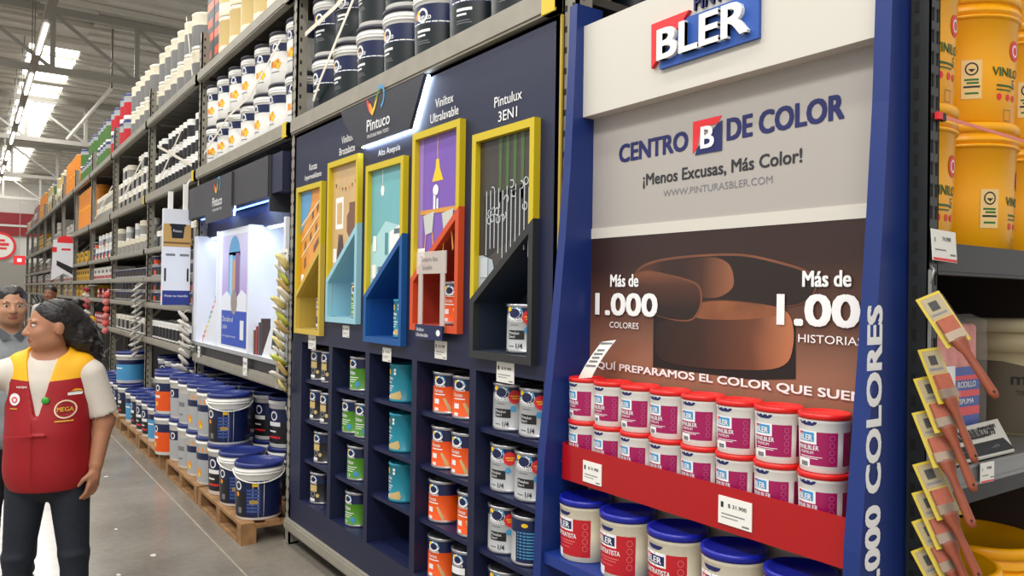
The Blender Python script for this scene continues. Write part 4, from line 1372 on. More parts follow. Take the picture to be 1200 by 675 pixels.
b.build('poster', [litwhite, ramp_mat('poster_lilac', [(0, (226, 214, 236)), (.5, (180, 160, 214)), (1, (206, 202, 232))], 'Z', .2, 1.05, noise=.15, scale=4),
                   mat('caption_blue', (24, 72, 180), .45), cyanmark, mat('pic_sky_pale', (150, 200, 236), .4), mat('pic_door_ochre', (214, 150, 84), .4),
                   mat('pic_plum', (120, 72, 132), .4), mat('pic_taupe', (150, 136, 132), .4)], sw, SO)
b = MB(); b.box(1.735, 1.76, 5.06, 7.52, 1.073, 1.148); b.build('kick_panel', mat('kick_charcoal', (40, 40, 44), .55), sw, SO)
# fan of colour cards in the left cell, leaflets in the right cell, both close to the front
cols = [(214, 90, 70), (226, 140, 90), (232, 190, 120), (240, 220, 160), (150, 190, 140), (110, 160, 170), (210, 120, 140), (236, 170, 160)]
for i in range(10):
    y = 7.36-.052*i
    z = 1.185+.045*i
    b = MB(); b.box(1.752, 1.80, y-.049, y-.002, z, z+.06)
    b.prism([(0, 0), (.05, 0), (.05, .10), (0, .10)], lambda u, v, w, y=y, z=z: (1.790-.1*v+w, y-u*.94-.001, z+.061+v*.5), 0, .004)
    o = b.build('colour_card', mat('card_%d' % (i % 8), cols[i % 8], .5), None, (1.78, y, z))
    tag(o, 'paint colour card in the stepped fan in the left lit cell', 'colour card', 'colour cards in the lit left cell')
t = thing('card_step_stand', 'white stepped stand for colour cards in the left lit cell', 'stand', (1.78, 7.1, 1.181))
b = MB()
for i in range(10):
    y = 7.36-.052*i
    b.box(1.745, 1.806, y-.052, y, 1.181, 1.183+.045*i)
b.build('steps', litwhite, t, t.location)
t = thing('leaflet_holder', 'white slanted leaflet holder in the right lit cell', 'leaflet holder', (1.8, 5.4, 1.181))
b = MB()
b.prism([(-5.60, 1.181), (-5.12, 1.181), (-5.12, 1.72)], aisletext(1.75), 0, .006)
b.prism([(-5.60, 1.181), (-5.12, 1.181), (-5.12, 1.72)], aisletext(1.83), 0, .006)
b.build('side_panel', litwhite, t, t.location)
b = MB(); b.bar((1.787, 5.60, 1.183), (1.787, 5.12, 1.722), .078, .006); b.build('slope', litwhite, t, t.location)
for i, (y, c) in enumerate(((5.80, (120, 84, 70)), (5.755, (160, 60, 60)), (5.71, (90, 90, 100)), (5.665, (70, 56, 50)))):
    b = MB(); b.box(1.745+.004*i, 1.82, y-.014, y+.014, 1.181, 1.36+.03*i)
    o = b.build('leaflet', mat('leaflet_%d' % i, c, .5), None, (1.78, y, 1.181))
    tag(o, '%s leaflet standing upright in the right lit cell' % ['brown', 'dull red', 'grey', 'dark brown'][i], 'leaflet', 'leaflets in the right lit cell')
b = MB(); b.prism([(-5.38, 1.25), (-5.22, 1.25), (-5.22, 1.40), (-5.34, 1.40)], aisletext(1.7435), 0, .004)
o = b.build('dark_leaflet', charc, None, (1.74, 5.3, 1.25)); tag(o, 'dark leaflet fixed on the slanted holder in the right lit cell', 'leaflet', 'leaflets in the right lit cell')
price_tag(7.30, 7.22, 1.05, 1.15, 1.70, 'small white price tag at the left of the rail under the lit display')
price_tag(5.90, 5.80, 1.02, 1.15, 1.70, 'small white price tag near the middle of the rail under the lit display')
price_tag(5.08, 4.95, 1.83, 1.93, 1.70, 'white price card clipped on the rack post between the two displays')

# ================================================================== FARTHER SHELF STOCK
def small_can(name, cols, R, H, band):
    def f():
        b = MB()
        prof = [(R*.97, 0), (R, H*.03), (R, H*band[0]), (R, H*band[1]), (R, H*.9), (R*1.02, H*.92), (R*1.02, H*.97), (R*.9, H)]
        b.lathe(prof, 14, [0, 0, 1, 2, 3, 3, 3])
        o = b.build(name, cols)
        tag(o, '', 'can')
        return o
    return Proto(f)


def carton(name, cols, sx, sy, sz):
    def f():
        b = MB(); b.box(-sx/2, sx/2, -sy/2, sy/2, 0, sz, 0)
        mp = lambda u, v, w: (-sx/2-w, -u, v)
        rect(b, mp, -sy/2+.006, sy/2-.006, sz*.1, sz*.34, .001, 1)
        rect(b, mp, -sy*.36, sy*.3, sz*.55, sz*.8, .001, 2)
        mq = lambda u, v, w: (u, -sy/2-w, v)
        rect(b, mq, -sx/2+.006, sx/2-.006, sz*.1, sz*.34, .001, 1)
        o = b.build(name, cols)
        tag(o, '', 'carton')
        return o
    return Proto(f)


kd = {
    'darkcan': small_can('small_paint_can', [tin, blacklabel, navylabel, tin], .055, .124, (.18, .62)),
    'browncan': small_can('small_paint_can', [tin, mat('brown_label', (74, 46, 40), .5), blacklabel, tin], .055, .124, (.2, .6)),
    'orangecan': small_can('small_paint_can', [tin, orangelabel, navylabel, tin], .055, .124, (.18, .6)),
    'whitecan': small_can('white_bottle', [white, silverlabel, whiteprint, offwhite], .055, .2, (.2, .6)),
    'pot': small_can('dark_paint_pail', [white, blacklabel, white, white], .085, .2, (.1, .68)),
    'palepot': small_can('pale_paint_pail', [white, mat('warm_grey_label', (150, 146, 138), .5), offwhite, offwhite], .085, .2, (.12, .66)),
    'greencan': small_can('green_paint_pail', [white, mat('moss_label', (74, 116, 52), .5), silverlabel, navylid], .14, .37, (.1, .72)),
    'redcan': small_can('red_paint_pail', [white, redlabel, silverlabel, navylid], .15, .37, (.16, .66)),
    'orangepail': small_can('orange_pail', [yellowplastic, mat('orange_plastic', (236, 140, 20), .4), orangemark, orangemark], .15, .37, (.1, .7)),
    'creampail': small_can('cream_paint_pail', [offwhite, offwhite, goldlabel, offwhite], .15, .37, (.14, .3)),
    'greypail': small_can('white_lidded_pail', [white, mat('slate_label', (120, 118, 116), .5), offwhite, offwhite], .15, .37, (.08, .64)),
    'redbox': carton('red_white_carton', [mat('carton_white', (226, 222, 214), .6), redlabel, greyink], .3, .42, .2),
    'greybox': carton('pale_carton', [mat('carton_grey', (196, 192, 182), .6), mat('carton_band', (150, 140, 126), .6), greyink], .3, .34, .24),
    'yellowbox': carton('yellow_carton', [mat('carton_yellow', (222, 176, 40), .6), mat('carton_ochre', (196, 140, 30), .6), ink], .3, .32, .22),
    'pinkbox': carton('red_pack', [mat('carton_red', (170, 40, 48), .6), mat('carton_pink', (220, 150, 150), .6), whiteprint], .25, .26, .16),
    'duo': carton('orange_and_slate_tin', [mat('slate_tin', (74, 78, 80), .5), orangelabel, orangelabel], .2, .24, .30),
}


def fill(k, y0, y1, z, step, tiers, dz, x, label, group, rows=1, dx=.2, jit=.0, skip=0.0):
    n = int((y1-y0)/step)
    off = ((y1-y0)-n*step)/2
    for r_ in range(rows):
        for tr in range(tiers):
            for i in range(n):
                if skip and tr == tiers-1 and rng.random() < skip: continue
                kk = k if isinstance(k, str) else k[(i*7+r_*3) % len(k)]
                kd[kk].put((x+dx*r_, y0+off+step*(i+.5), z+.001+tr*dz), rng.uniform(-jit, jit), label, group)


bn = {2: 'third', 3: 'fourth', 4: 'fifth', 5: 'sixth', 6: 'seventh', 7: 'eighth', 8: 'ninth', 9: 'tenth', 10: 'eleventh', 11: 'twelfth'}
ln = {1.09: 'lowest shelf', 1.50: 'second lowest shelf', 1.80: 'middle shelf', 2.13: 'upper middle shelf', 2.775: 'second highest shelf', 3.67: 'top shelf'}


def stock(i, z, k, step, tiers=1, dz=.2, rows=1, dx=.2, x=None, skip=0.0, nm='goods', ya=0, yb=0, jit=.1):
    lab = '%s on the %s of the %s rack bay' % (nm, ln[z], bn[i])
    if any('box' in q for q in ([k] if isinstance(k, str) else k)): jit = .02
    w = RX+.03+(.06 if step < .14 else .1 if step < .24 else .165)
    fill(k, UY[i]+.06+ya, UY[i+1]-.06-yb, z, step, tiers, dz, x or w, lab, lab.replace(' on the', 's on the', 1) if False else nm+' group, '+ln[z]+', '+bn[i]+' bay', rows, dx, jit, skip)


# top shelf
kt = 3.67
for tier, nm in ((0, 'lower'), (1, 'upper')):
    for i in range(6):
        for rw, x in (('front', 1.91), ('back', 2.24)):
            kd['creampail'].put((x, 7.0-.335*i, kt+.001+.373*tier), rng.uniform(-.3, .3), 'cream paint pail, %s tier of %s row on second bay top shelf, %s from left' % (nm, rw, NUM[i]), 'cream pails on the top shelf, %s tier, %s row' % (nm, rw))
for j in range(4):
    for (yy, s_) in ((7.38, 'near'), (7.64, 'far')):
        kd['duo'].put((1.935, yy-.02, kt+.001+.301*j), 0, 'orange and slate tin, %s in %s column of the top-shelf stack' % (['lowest', 'second lowest', 'second highest', 'highest'][j], s_), 'orange and slate tins stacked on the top shelf')
stock(2, kt, 'greypail', .325, 2, .373, 2, .33, nm='white-lidded slate pail', ya=.28)
stock(3, kt, 'greypail', .325, 2, .373, 1, .33, nm='white-lidded slate pail', yb=.9)
for j in range(2):
    for i in range(2): kd['redcan'].put((1.91, 12.1+.33*i, kt+.001+.373*j), 0, 'red and white pail with blue lid, %s pail of %s column of top-shelf stack' % (['bottom', 'top'][j], ['near', 'far'][i]), 'red pails on the top shelf')
stock(4, kt, 'redcan', .325, 2, .373, nm='red and white pail', yb=1.5)
stock(4, kt, 'greencan', .31, 2, .373, nm='green pail with navy lid', ya=1.05)
stock(5, kt, 'greencan', .31, 2, .373, nm='green pail with navy lid', skip=.3)
stock(6, kt, 'orangepail', .33, 2, .373, nm='orange pail')
stock(7, kt, ('greypail', 'greypail', 'creampail'), .33, 2, .373, nm='pale pail', skip=.3)
stock(8, kt, ('greencan', 'creampail'), .33, 2, .373, nm='green or cream pail', skip=.3)
stock(9, kt, 'orangepail', .33, 2, .373, nm='orange pail')
stock(10, kt, ('greypail', 'redcan'), .33, 2, .373, nm='white or red pail')
stock(11, kt, ('creampail', 'redcan'), .33, 1, .373, nm='cream or red pail')
# second highest shelf
k2 = 2.775
stock(2, k2, 'pot', .178, 3, .201, 2, .18, nm='white-lidded dark pail', skip=.25)
stock(3, k2, ('pot', 'palepot'), .178, 3, .201, 1, .18, nm='white-lidded dark or pale pail', skip=.4)
stock(4, k2, 'palepot', .178, 2, .201, 1, .18, nm='pale lidded pail', yb=.2)
stock(5, k2, 'orangepail', .33, 2, .373, nm='orange-yellow pail')
stock(6, k2, ('greybox', 'whitecan'), .36, 1, .24, nm='pale carton or bottle')
stock(7, k2, 'greybox', .36, 2, .241, nm='pale carton', skip=.4)
stock(8, k2, ('greybox', 'yellowbox'), .36, 1, .241, nm='pale or yellow carton')
stock(9, k2, 'yellowbox', .36, 2, .221, nm='yellow carton')
stock(10, k2, ('greencan', 'greypail'), .34, 1, .373, nm='green or slate pail')
stock(11, k2, 'greybox', .36, 1, .241, nm='pale carton')
for a_, b_ in (((1.752, 7.9, 2.86), (1.752, 9.6, 3.30)), ((1.755, 9.5, 2.88), (1.755, 8.3, 3.32)), ((1.752, 10.4, 3.30), (1.752, 12.2, 2.88)), ((1.752, 7.95, 3.74), (1.752, 8.25, 4.40)), ((1.752, 13.0, 3.20), (1.752, 14.9, 2.84))):
    strap('packing_strap', [a_, b_], 'thin white packing strap slanting across stacked pails on the far upper shelves', .03)
# lower shelves
stock(2, 2.13, ('whitecan', 'palepot', 'pot'), .178, 1, .2, 1, nm='white bottle or pail', jit=.2)
stock(2, 1.80, ('browncan', 'darkcan', 'darkcan', 'orangecan'), .124, 2, .125, nm='small dark can', skip=.3)
stock(2, 1.50, ('darkcan', 'darkcan', 'orangecan'), .124, 2, .125, nm='small navy can', skip=.4)
stock(2, 1.09, 'pot', .178, 1, .2, 2, .18, nm='white-lidded dark pail')
stock(3, 2.13, ('whitecan', 'palepot'), .178, 2, .201, nm='pale bottle or pail', skip=.4)
stock(3, 1.80, ('darkcan', 'browncan'), .124, 1, .125, nm='small dark can')
stock(3, 1.50, ('darkcan', 'darkcan', 'browncan'), .124, 2, .125, nm='small dark can', skip=.3)
stock(3, 1.09, ('pot', 'palepot'), .178, 1, .2, nm='dark or pale pail')
stock(4, 2.13, ('whitecan', 'orangecan', 'darkcan'), .13, 2, .2, nm='mixed small bottle', skip=.5)
stock(4, 1.80, 'redbox', .44, 1, .2, nm='red and white carton')
stock(4, 1.50, ('pinkbox', 'darkcan'), .27, 1, .16, nm='red pack')
stock(4, 1.09, 'pinkbox', .27, 1, .16, nm='red pack')
stock(5, 2.13, ('yellowbox', 'whitecan'), .34, 1, .22, nm='yellow carton or bottle')
stock(5, 1.80, 'yellowbox', .34, 1, .22, nm='yellow carton')
stock(5, 1.50, ('yellowbox', 'pinkbox'), .34, 1, .22, nm='yellow or red pack')
for i in range(6, 12):
    stock(i, 2.13, ('greybox', 'whitecan', 'pinkbox'), .36, 1, .24, nm='mixed pale goods box')
    stock(i, 1.80, ('redbox', 'greybox'), .44, 1, .2, nm='pale or red carton')
    stock(i, 1.50, ('pinkbox', 'greybox', 'yellowbox'), .36, 1, .2, nm='mixed small box')

# ================================================================== BLADE SIGNS AND HANGING STRIPS
t = thing('blade_sign', 'white tall blade sign with gold band, paint pail picture and blue foot', 'sign', (1.62, 7.62, 1.51))
b = MB(); b.box(1.458, 1.698, 7.64, 7.70, 1.51, 2.40); b.build('panel', mat('blade_white', (226, 230, 238), .5), t, t.location)
mp = lambda u, v, w: (u-.037, 7.64-w, v)
b = MB()
rect(b, mp, 1.495, 1.735, 2.05, 2.26, .001, 0); rect(b, mp, 1.495, 1.735, 1.51, 1.645, .001, 1)
poly(b, mp, [(1.56, 2.255), (1.68, 2.255), (1.668, 2.13), (1.57, 2.13)], .002, 2); rect(b, mp, 1.55, 1.69, 2.24, 2.262, .0025, 2)
put_text(b, 'Pintuco', mp, 1.58, 2.185, .025, .075, .003, 3)
rect(b, mp, 1.50, 1.73, 2.078, 2.094, .002, 4); rect(b, mp, 1.52, 1.60, 1.965, 1.985, .002, 5); rect(b, mp, 1.64, 1.72, 1.965, 1.985, .002, 5)
rect(b, mp, 1.508, 1.524, 1.73, 1.85, .002, 6); rect(b, mp, 1.704, 1.72, 1.73, 1.85, .002, 6)
put_text(b, 'Pinta tu mundo', mp, 1.515, 1.585, .022, .2, .002, 3)
b.build('print', [mat('blade_gold', (198, 158, 92), .5), mat('blade_blue', (34, 52, 130), .5), blacklabel, whiteprint, mat('blade_brown', (120, 84, 40), .5), greyink, ink], t, t.location)
b = MB(); b.box(1.50, 1.54, 7.65, 7.68, 2.40, 2.56); b.build('hanger', white, t, t.location)
b = MB(); b.box(1.63, 1.67, 7.65, 7.68, 2.40, 2.64); b.bar((1.65, 7.665, 2.62), (1.69, 7.665, 2.69), .012, .012); b.build('hanger', white, t, t.location)
t = thing('blade_sign', 'white blade sign with red cap and dark wedge, farther down the aisle', 'sign', (1.5, 17.6, 1.8))
b = MB(); b.prism([(1.33, 1.8), (1.55, 1.95), (1.70, 1.86), (1.70, 2.63), (1.36, 2.6)], lambda u, v, w: (u, 17.6+w, v), 0, .06); b.build('panel', mat('blade_white', (226, 230, 238), .5), t, t.location)
mp = lambda u, v, w: (u, 17.6-w, v)
b = MB(); poly(b, mp, [(1.42, 2.55), (1.70, 2.55), (1.69, 2.66), (1.56, 2.70), (1.44, 2.66)], .003, 0); poly(b, mp, [(1.42, 2.1), (1.70, 1.92), (1.70, 2.06), (1.42, 2.2)], .002, 1)
rect(b, mp, 1.5, 1.66, 2.4, 2.44, .002, 0); rect(b, mp, 1.34, 1.42, 2.36, 2.46, .003, 0)
b.build('print', [redmark, ink], t, t.location)
b = MB(); b.box(1.56, 1.60, 17.62, 17.64, 2.62, 2.7); b.bar((1.58, 17.63, 2.695), (1.70, 17.63, 2.72), .012, .012); b.build('hanger', white, t, t.location)


def pillow(sx, sy, sz, crumple=.55, seg=10):
    b = MB()
    vs, fs = [], []
    ph = [rng.uniform(0, 6) for _ in range(4)]
    for i in range(seg+1):
        a = -PI/2+PI*i/seg
        for k in range(12):
            p = 2*PI*k/12
            r = math.copysign(abs(math.cos(a))**.55, 1)
            x, y, z = r*math.copysign(abs(math.cos(p))**.7, math.cos(p)), r*math.copysign(abs(math.sin(p))**.7, math.sin(p)), math.sin(a)
            q = 1+crumple*.5*math.sin(3*p+ph[0]+4*z)*math.sin(5*z+ph[1])
            vs.append((x*sx*q, y*sy*q, z*sz))
    for i in range(seg):
        for k in range(12):
            fs.append((i*12+k, i*12+(k+1) % 12, (i+1)*12+(k+1) % 12, (i+1)*12+k))
    b.add(vs, fs, 0, True)
    return b


def clip_strip(x, y, z0, z1, n, cols, size, label, plabel, pname, pcat, grp, tilt=.5):
    b = MB(); b.box(x-.008, x+.008, y-.002, y+.002, z0, z1); b.tube([(x, y, z1-.01), (x+.03, y, z1+.02), (RX-.014, y, z1+.02)], .004, 6)
    o = b.build('clip_strip', mat('strip_plastic', (206, 202, 190), .5), None, (x, y, z0)); tag(o, label, 'strip')
    protos = []
    for c in cols:
        bb = pillow(*size)
        protos.append(bb.build(pname, c))
    used = set()
    for i in range(n):
        z = z0+(z1-z0)*(i+.5)/n
        p = protos[i % len(protos)]
        if i % len(protos) in used:
            q = p.copy(); COL.objects.link(q)
        else:
            q = p; used.add(i % len(protos))
        q.location = (x+rng.uniform(-.02, .02), y-.008-size[1]*1.15, z)
        q.rotation_euler = (rng.uniform(-.2, .2), tilt+rng.uniform(-.2, .2), rng.uniform(-.3, .3))
        tag(q, plabel, pcat, grp)


gy = mat('glove_pale_yellow', (224, 210, 140), .6, noise=.15, scale=40)
gl = mat('glove_lime', (206, 214, 90), .6, noise=.1, scale=40)
gw = mat('glove_white', (226, 220, 206), .6, noise=.1, scale=40)
gk = mat('glove_kraft', (206, 176, 110), .6, noise=.15, scale=40)
clip_strip(1.655, 4.985, 1.02, 1.87, 16, [gy, gw, gk, gl, gw], (.060, .040, .011), 'long hanging strip of yellow packs on the post between the displays',
           'yellow and white pack hanging on the strip between the two displays', 'hanging_pack', 'pack', 'packs on the yellow hanging strip', .85)
clip_strip(1.64, 7.63, .90, 1.44, 8, [gw, mat('glove_grey', (196, 190, 180), .6, noise=.1, scale=40)], (.065, .045, .018), 'short white hanging strip of crumpled packs under the blade sign',
           'crumpled white pack hanging on the strip left of the lit display', 'hanging_pack', 'pack', 'packs on the white hanging strip', .7)
clip_strip(1.615, 9.98, .86, 1.70, 13, [mat('glove_pearl', (186, 182, 174), .6, noise=.1, scale=40)], (.072, .036, .014), 'grey hanging strip of rolled packs on the fourth rack post',
           'grey rolled pack hanging on the strip on the fourth rack post', 'hanging_pack', 'pack', 'packs on the grey hanging strip', -.6)
pk = [mat('roller_pink', (214, 120, 116), .6), mat('roller_coral', (206, 84, 70), .6), mat('roller_red', (150, 30, 44), .5)]
clip_strip(1.50, 11.5, 1.05, 1.62, 6, pk[:2], (.04, .03, .042), 'pink hanging strip of roller sleeves past the floor pails',
           'pink roller sleeve hanging on the strip past the woman', 'roller_sleeve', 'roller sleeve', 'pink roller sleeves on the strip', .5)
clip_strip(1.55, 14.0, 1.05, 1.68, 7, [pk[2], pk[0], gw], (.055, .03, .03), 'red hanging strip of packs farther along the rack',
           'red or white pack hanging farther along the rack', 'hanging_pack', 'pack', 'red packs on the far hanging strip', .5)

# ================================================================== END CAP ON THE RIGHT
EY = .885
ec = thing('black_rack', 'black steel shelving at the right with a slotted corner post', 'rack', (2.4, 1.25, 0))
EO = ec.location
b = MB()
px0, px1, py0, py1 = 1.765, 1.808, .88, .925
b.box(px0, px1, py0, py0+.004, 0, 4.0); b.box(px0, px0+.004, py0, py1, 0, 4.0); b.box(px1-.004, px1, py0, py1, 0, 4.0)
z = .1
while z < 3.9:
    for dx in (.011, .032):
        b.lathe([(.0045, 0), (.0045, .002)], 10, 1, frame=Matrix.Translation((px0+dx, py0+.0005, z+.012)) @ Matrix.Rotation(PI/2, 4, 'X'))
        b.box(px0+dx-.0028, px0+dx+.0028, py0-.0012, py0+.001, z-.014, z+.01, 1)
    b.box(px0-.001, px0+.001, py0+.026, py0+.036, z+.01, z+.036, 1)
    z += .05
b.build('post', [blacksteel, mat('slot_black', (10, 10, 10), .8)], ec, EO)
b = MB(); b.box(2.95, 3.0, .88, .93, 0, 4); b.build('post', blacksteel, ec, EO)
b = MB(); b.box(px1, 2.95, EY, EY+.04, 1.712, 1.786); b.box(px1, 2.95, EY-.004, EY, 1.72, 1.778); b.build('beam', blacksteel, ec, EO)
b = MB(); b.box(1.83, 2.95, EY+.04, 1.68, 1.745, 1.784); b.build('shelf_deck', mat('deck_black', (48, 44, 42), .6), ec, EO)
shelfgrey = mat('gondola_shelf_grey', (112, 112, 110), .4, metal=.2, noise=.05, scale=20)
b = MB(); b.box(1.83, 2.95, EY, 1.68, 1.222, 1.252); b.build('shelf_deck', shelfgrey, ec, EO)
b = MB(); b.box(px1, 2.95, EY-.008, EY, 1.216, 1.258); b.box(px1, 2.95, EY-.012, EY-.006, 1.21, 1.218); b.box(px1, 2.95, EY-.012, EY-.006, 1.254, 1.26)
b.build('price_rail', mat('price_rail_grey', (120, 122, 122), .3, coat=.3), ec, EO)
b = MB(); b.box(px1, 2.95, EY, EY+.04, 1.165, 1.212); b.build('beam', blacksteel, ec, EO)
b = MB(); b.box(1.83, 2.95, EY, 1.68, .52, .55); b.build('shelf_deck', MATS['deck_black'], ec, EO)
b = MB(); b.box(1.83, 3.0, 1.68, 1.70, 0, 4); b.build('back_panel', mat('endcap_back_brown', (62, 52, 46), .7), ec, EO)
b = MB(); b.box(2.98, 3.0, .94, 1.68, 0, 4); b.build('side_panel', MATS['endcap_back_brown'], ec, EO)
PY = make_pail(yellowplastic, yellowplastic, 'yellow', .155, .352)
for tier in range(3):
    for i, x in enumerate((1.982, 2.334, 2.686)):
        PY.put((x+(.006 if tier == 1 else 0), 1.0875, 1.787+.353*tier), math.radians(62+(-4 if i == 0 else 9 if tier == 0 else -12)),
               'yellow paint pail on the black rack, %s tier, %s from the corner post' % (['bottom', 'second', 'third'][tier], ['first', 'second', 'third'][i]), 'yellow pails on the black rack')
for tier in range(3):
    for i, x in enumerate((1.99, 2.33, 2.67)):
        PY.put((x, 1.43, 1.787+.353*tier), math.radians(62), 'yellow paint pail in the back row on the black rack, behind the front pails', 'yellow pails in the back row on the black rack')
# red strap round the yellow pails
t = thing('tie_strap', 'pink ratchet strap with red buckle tied across the yellow pails', 'strap', (1.8, .875, 2.06))
b = MB(); b.box(1.782, 1.80, .868, .878, 2.062, 2.078, 0); b.box(1.800, 1.815, .868, .878, 2.060, 2.078, 1); b.build('buckle', [redmark, ink], t, t.location)
b = MB(); b.bar((1.812, .872, 2.07), (2.3, .872, 2.068), .0015, .008); b.bar((2.3, .872, 2.068), (2.75, .872, 2.07), .0015, .008); b.build('webbing', mat('strap_pink', (232, 130, 110), .5), t, t.location)
# price cards
def card(x0, x1, z0, z1, y, label, tilt=0, foot=True):
    t = thing('price_tag', label, 'price tag', ((x0+x1)/2, y, z0))
    mp = lambda u, v, w: (u+(v-z0)*tilt, y-w, v-(u-x0)*.03)
    b = MB(); b.prism([(x0, z0), (x1, z0), (x1, z1), (x0, z1)], mp, 0, .002); b.build('card', paper, t, t.location)
    w, h = x1-x0, z1-z0
    b = MB()
    put_text(b, '74.900', mp, x0+w*.42, z0+h*.66, h*.13, w*.35, .0025, 0, .01); rect(b, mp, x0+w*.1, x0+w*.14, z0+h*.6, z0+h*.74, .0025)
    rect(b, mp, x0+w*.1, x0+w*.55, z0+h*.34, z0+h*.38, .0025, 1); rect(b, mp, x0+w*.72, x0+w*.95, z0+h*.2, z0+h*.26, .0025, 1)
    if foot: rect(b, mp, x0+.001, x1-.001, z0+.001, z0+h*.1, .0025, 2)
    b.build('print', [greyink, greyink, redmark], t, t.location)
card(1.758, 1.868, 1.742, 1.812, .868, 'white price card hung on the black corner post beside the yellow pails', -.14)
card(1.995, 2.065, 1.214, 1.262, .868, 'small white price tag on the grey shelf rail at right')
# sponge and roller pack
t = thing('roller_sleeve_pack', 'clear bag of pink roller sleeves with blue and red label on the grey shelf', 'pack', (2.15, 1.03, 1.253))
b = MB()
for i, x in enumerate((2.035, 2.095, 2.155, 2.215, 2.26)):
    b.lathe([(.024, 1.262), (.031, 1.268), (.031, 1.582), (.024, 1.59)], 14, 0, c=(x, 1.03, 0))
b.build('sleeve', mat('sponge_pink', (226, 150, 142), .85, noise=.06, scale=60), t, t.location)
mp = lambda u, v, w: (u, .994-w, v)
b = MB()
rect(b, mp, 2.07, 2.275, 1.262, 1.475, .0, 0); rect(b, mp, 2.07, 2.275, 1.44, 1.452, .001, 1); rect(b, mp, 2.11, 2.275, 1.395, 1.40, .001, 1)
rect(b, mp, 2.07, 2.275, 1.345, 1.368, .001, 1); rect(b, mp, 2.12, 2.275, 1.40, 1.412, .001, 1)
rect(b, mp, 2.045, 2.135, 1.415, 1.48, .002, 2); rect(b, mp, 2.07, 2.11, 1.425, 1.45, .003, 0)
put_text(b, 'RODILLO', mp, 2.15, 1.42, .016, .1, .002, 2, .01); put_text(b, 'ESPUMA', mp, 2.15, 1.376, .014, .09, .002, 2, .01)
rect(b, mp, 2.1, 2.19, 1.30, 1.322, .002, 3); rect(b, mp, 2.1, 2.13, 1.272, 1.292, .002, 2); rect(b, mp, 2.15, 2.22, 1.274, 1.279, .002, 2)
b.build('label', [mat('pack_blue', (30, 66, 160), .45), redmark, whiteprint, ink], t, t.location)
b = MB()
vs = []
prof_ = [(2.0, 1.2535), (2.295, 1.2535), (2.30, 1.45), (2.296, 1.60), (2.2, 1.618), (2.1, 1.615), (2.02, 1.606), (2.0, 1.45)]
b.prism(prof_, lambda u, v, w: (u, .985+w, v), 0, .09)
b.build('bag', mat('clear_bag_film', (236, 236, 236), .12, alpha=.07, spec=.8), t, t.location)
# roller tray box leaning at the shelf edge
t = thing('roller_tray', 'grey and black paint roller tray lying tilted at the front of the grey shelf', 'roller tray', (2.1, .93, 1.252))
b = MB()
mpT = lambda u, v, w: (1.95+u, .895+.075*v, 1.262+.055*v+.03*u*v+w)
b.prism([(-.02, 0), (.30, 0), (.38, 1.0), (-.02, 1.0)], mpT, -.004, 0, 0)
b.build('face', mat('tray_box_grey', (196, 194, 186), .5), t, t.location)
b = MB(); rect(b, mpT, -.02, .31, .05, .42, .001, 0); put_text(b, 'DE RODILLO 9"', mpT, -.005, .55, .32, .32, .0015, 1, .03, skew=.06)
put_text(b, 'bandeja para pintura', mpT, .03, .16, .14, .22, .0015, 2, .0, skew=.06)
b.build('print', [ink, ink, greyink], t, t.location)
b = MB(); b.prism([(.9, 1.253), (.968, 1.253), (.968, 1.298), (.964, 1.302)], lambda u, v, w: (w, u, v), 1.94, 2.22); b.build('box', blacklabel, t, t.location)
# beige lidded bucket at the right edge
t = thing('beige_bucket', 'beige bucket with ribbed rim and painted shadow on the grey shelf at the right edge', 'bucket', (2.66, 1.10, 1.252))
b = MB(); b.lathe([(.135, 1.252), (.15, 1.46), (.15, 1.50), (.158, 1.502), (.158, 1.545), (.152, 1.548), (.152, 1.56)], 32, 0, c=(2.66, 1.1, .001)); b.build('body', mat('beige_plastic', (186, 170, 134), .45), t, t.location)
b = MB(); b.lathe([(.152, 1.56), (.162, 1.562), (.162, 1.592), (.15, 1.6), (.001, 1.6)], 32, 0, c=(2.66, 1.1, 0), cap0=False, cap1=False); b.build('lid', mat('beige_lid', (196, 182, 148), .45), t, t.location)
b = MB()
cm = cylmap(lambda z: .135+.015*(z-1.252)/.208)
def mpB(u, v, w):
    a = PI*1.34+u/.15
    r = .135+.015*(v-1.252)/.208+w
    return (2.66+r*math.cos(a), 1.1+r*math.sin(a), v)
n_ = 14
vs = []
for i in range(n_+1):
    u = -.17+.34*i/n_
    zt = 1.475-max(0, (u+.1))*.22
    vs += [mpB(u, 1.262, .001), mpB(u, zt, .001)]
b.add(vs, [(2*i, 2*i+2, 2*i+3, 2*i+1) for i in range(n_)], 0, True)
put_text(b, 'maxi', mpB, -.075, 1.405, .034, .11, .002, 1, .02); put_text(b, 'TODO EN UNO', mpB, -.06, 1.375, .014, .1, .002, 1)
b.build('label', [mat('bucket_painted_shadow', (92, 80, 64), .5), ink], t, t.location)  # slanting dark band is shadow painted over the beige; the lettering is print
# yellow lids on the lower shelf
YB = make_pail(yellowplastic, yellowplastic, 'yellow', .17, .40)
YB.put((2.16, 1.065, .551), math.radians(70), 'yellow lidded pail under the grey shelf, nearest the brushes', 'yellow pails under the grey shelf')
YB.put((2.52, 1.10, .551), math.radians(70), 'yellow lidded pail under the grey shelf, at the right edge of the picture', 'yellow pails under the grey shelf')
YB.put((2.36, 1.46, .551), math.radians(70), 'yellow lidded pail set back in the shade under the grey shelf', 'yellow pails under the grey shelf')
YB.put((2.78, 1.46, .551), math.radians(70), 'yellow lidded pail far back under the grey shelf', 'yellow pails under the grey shelf')
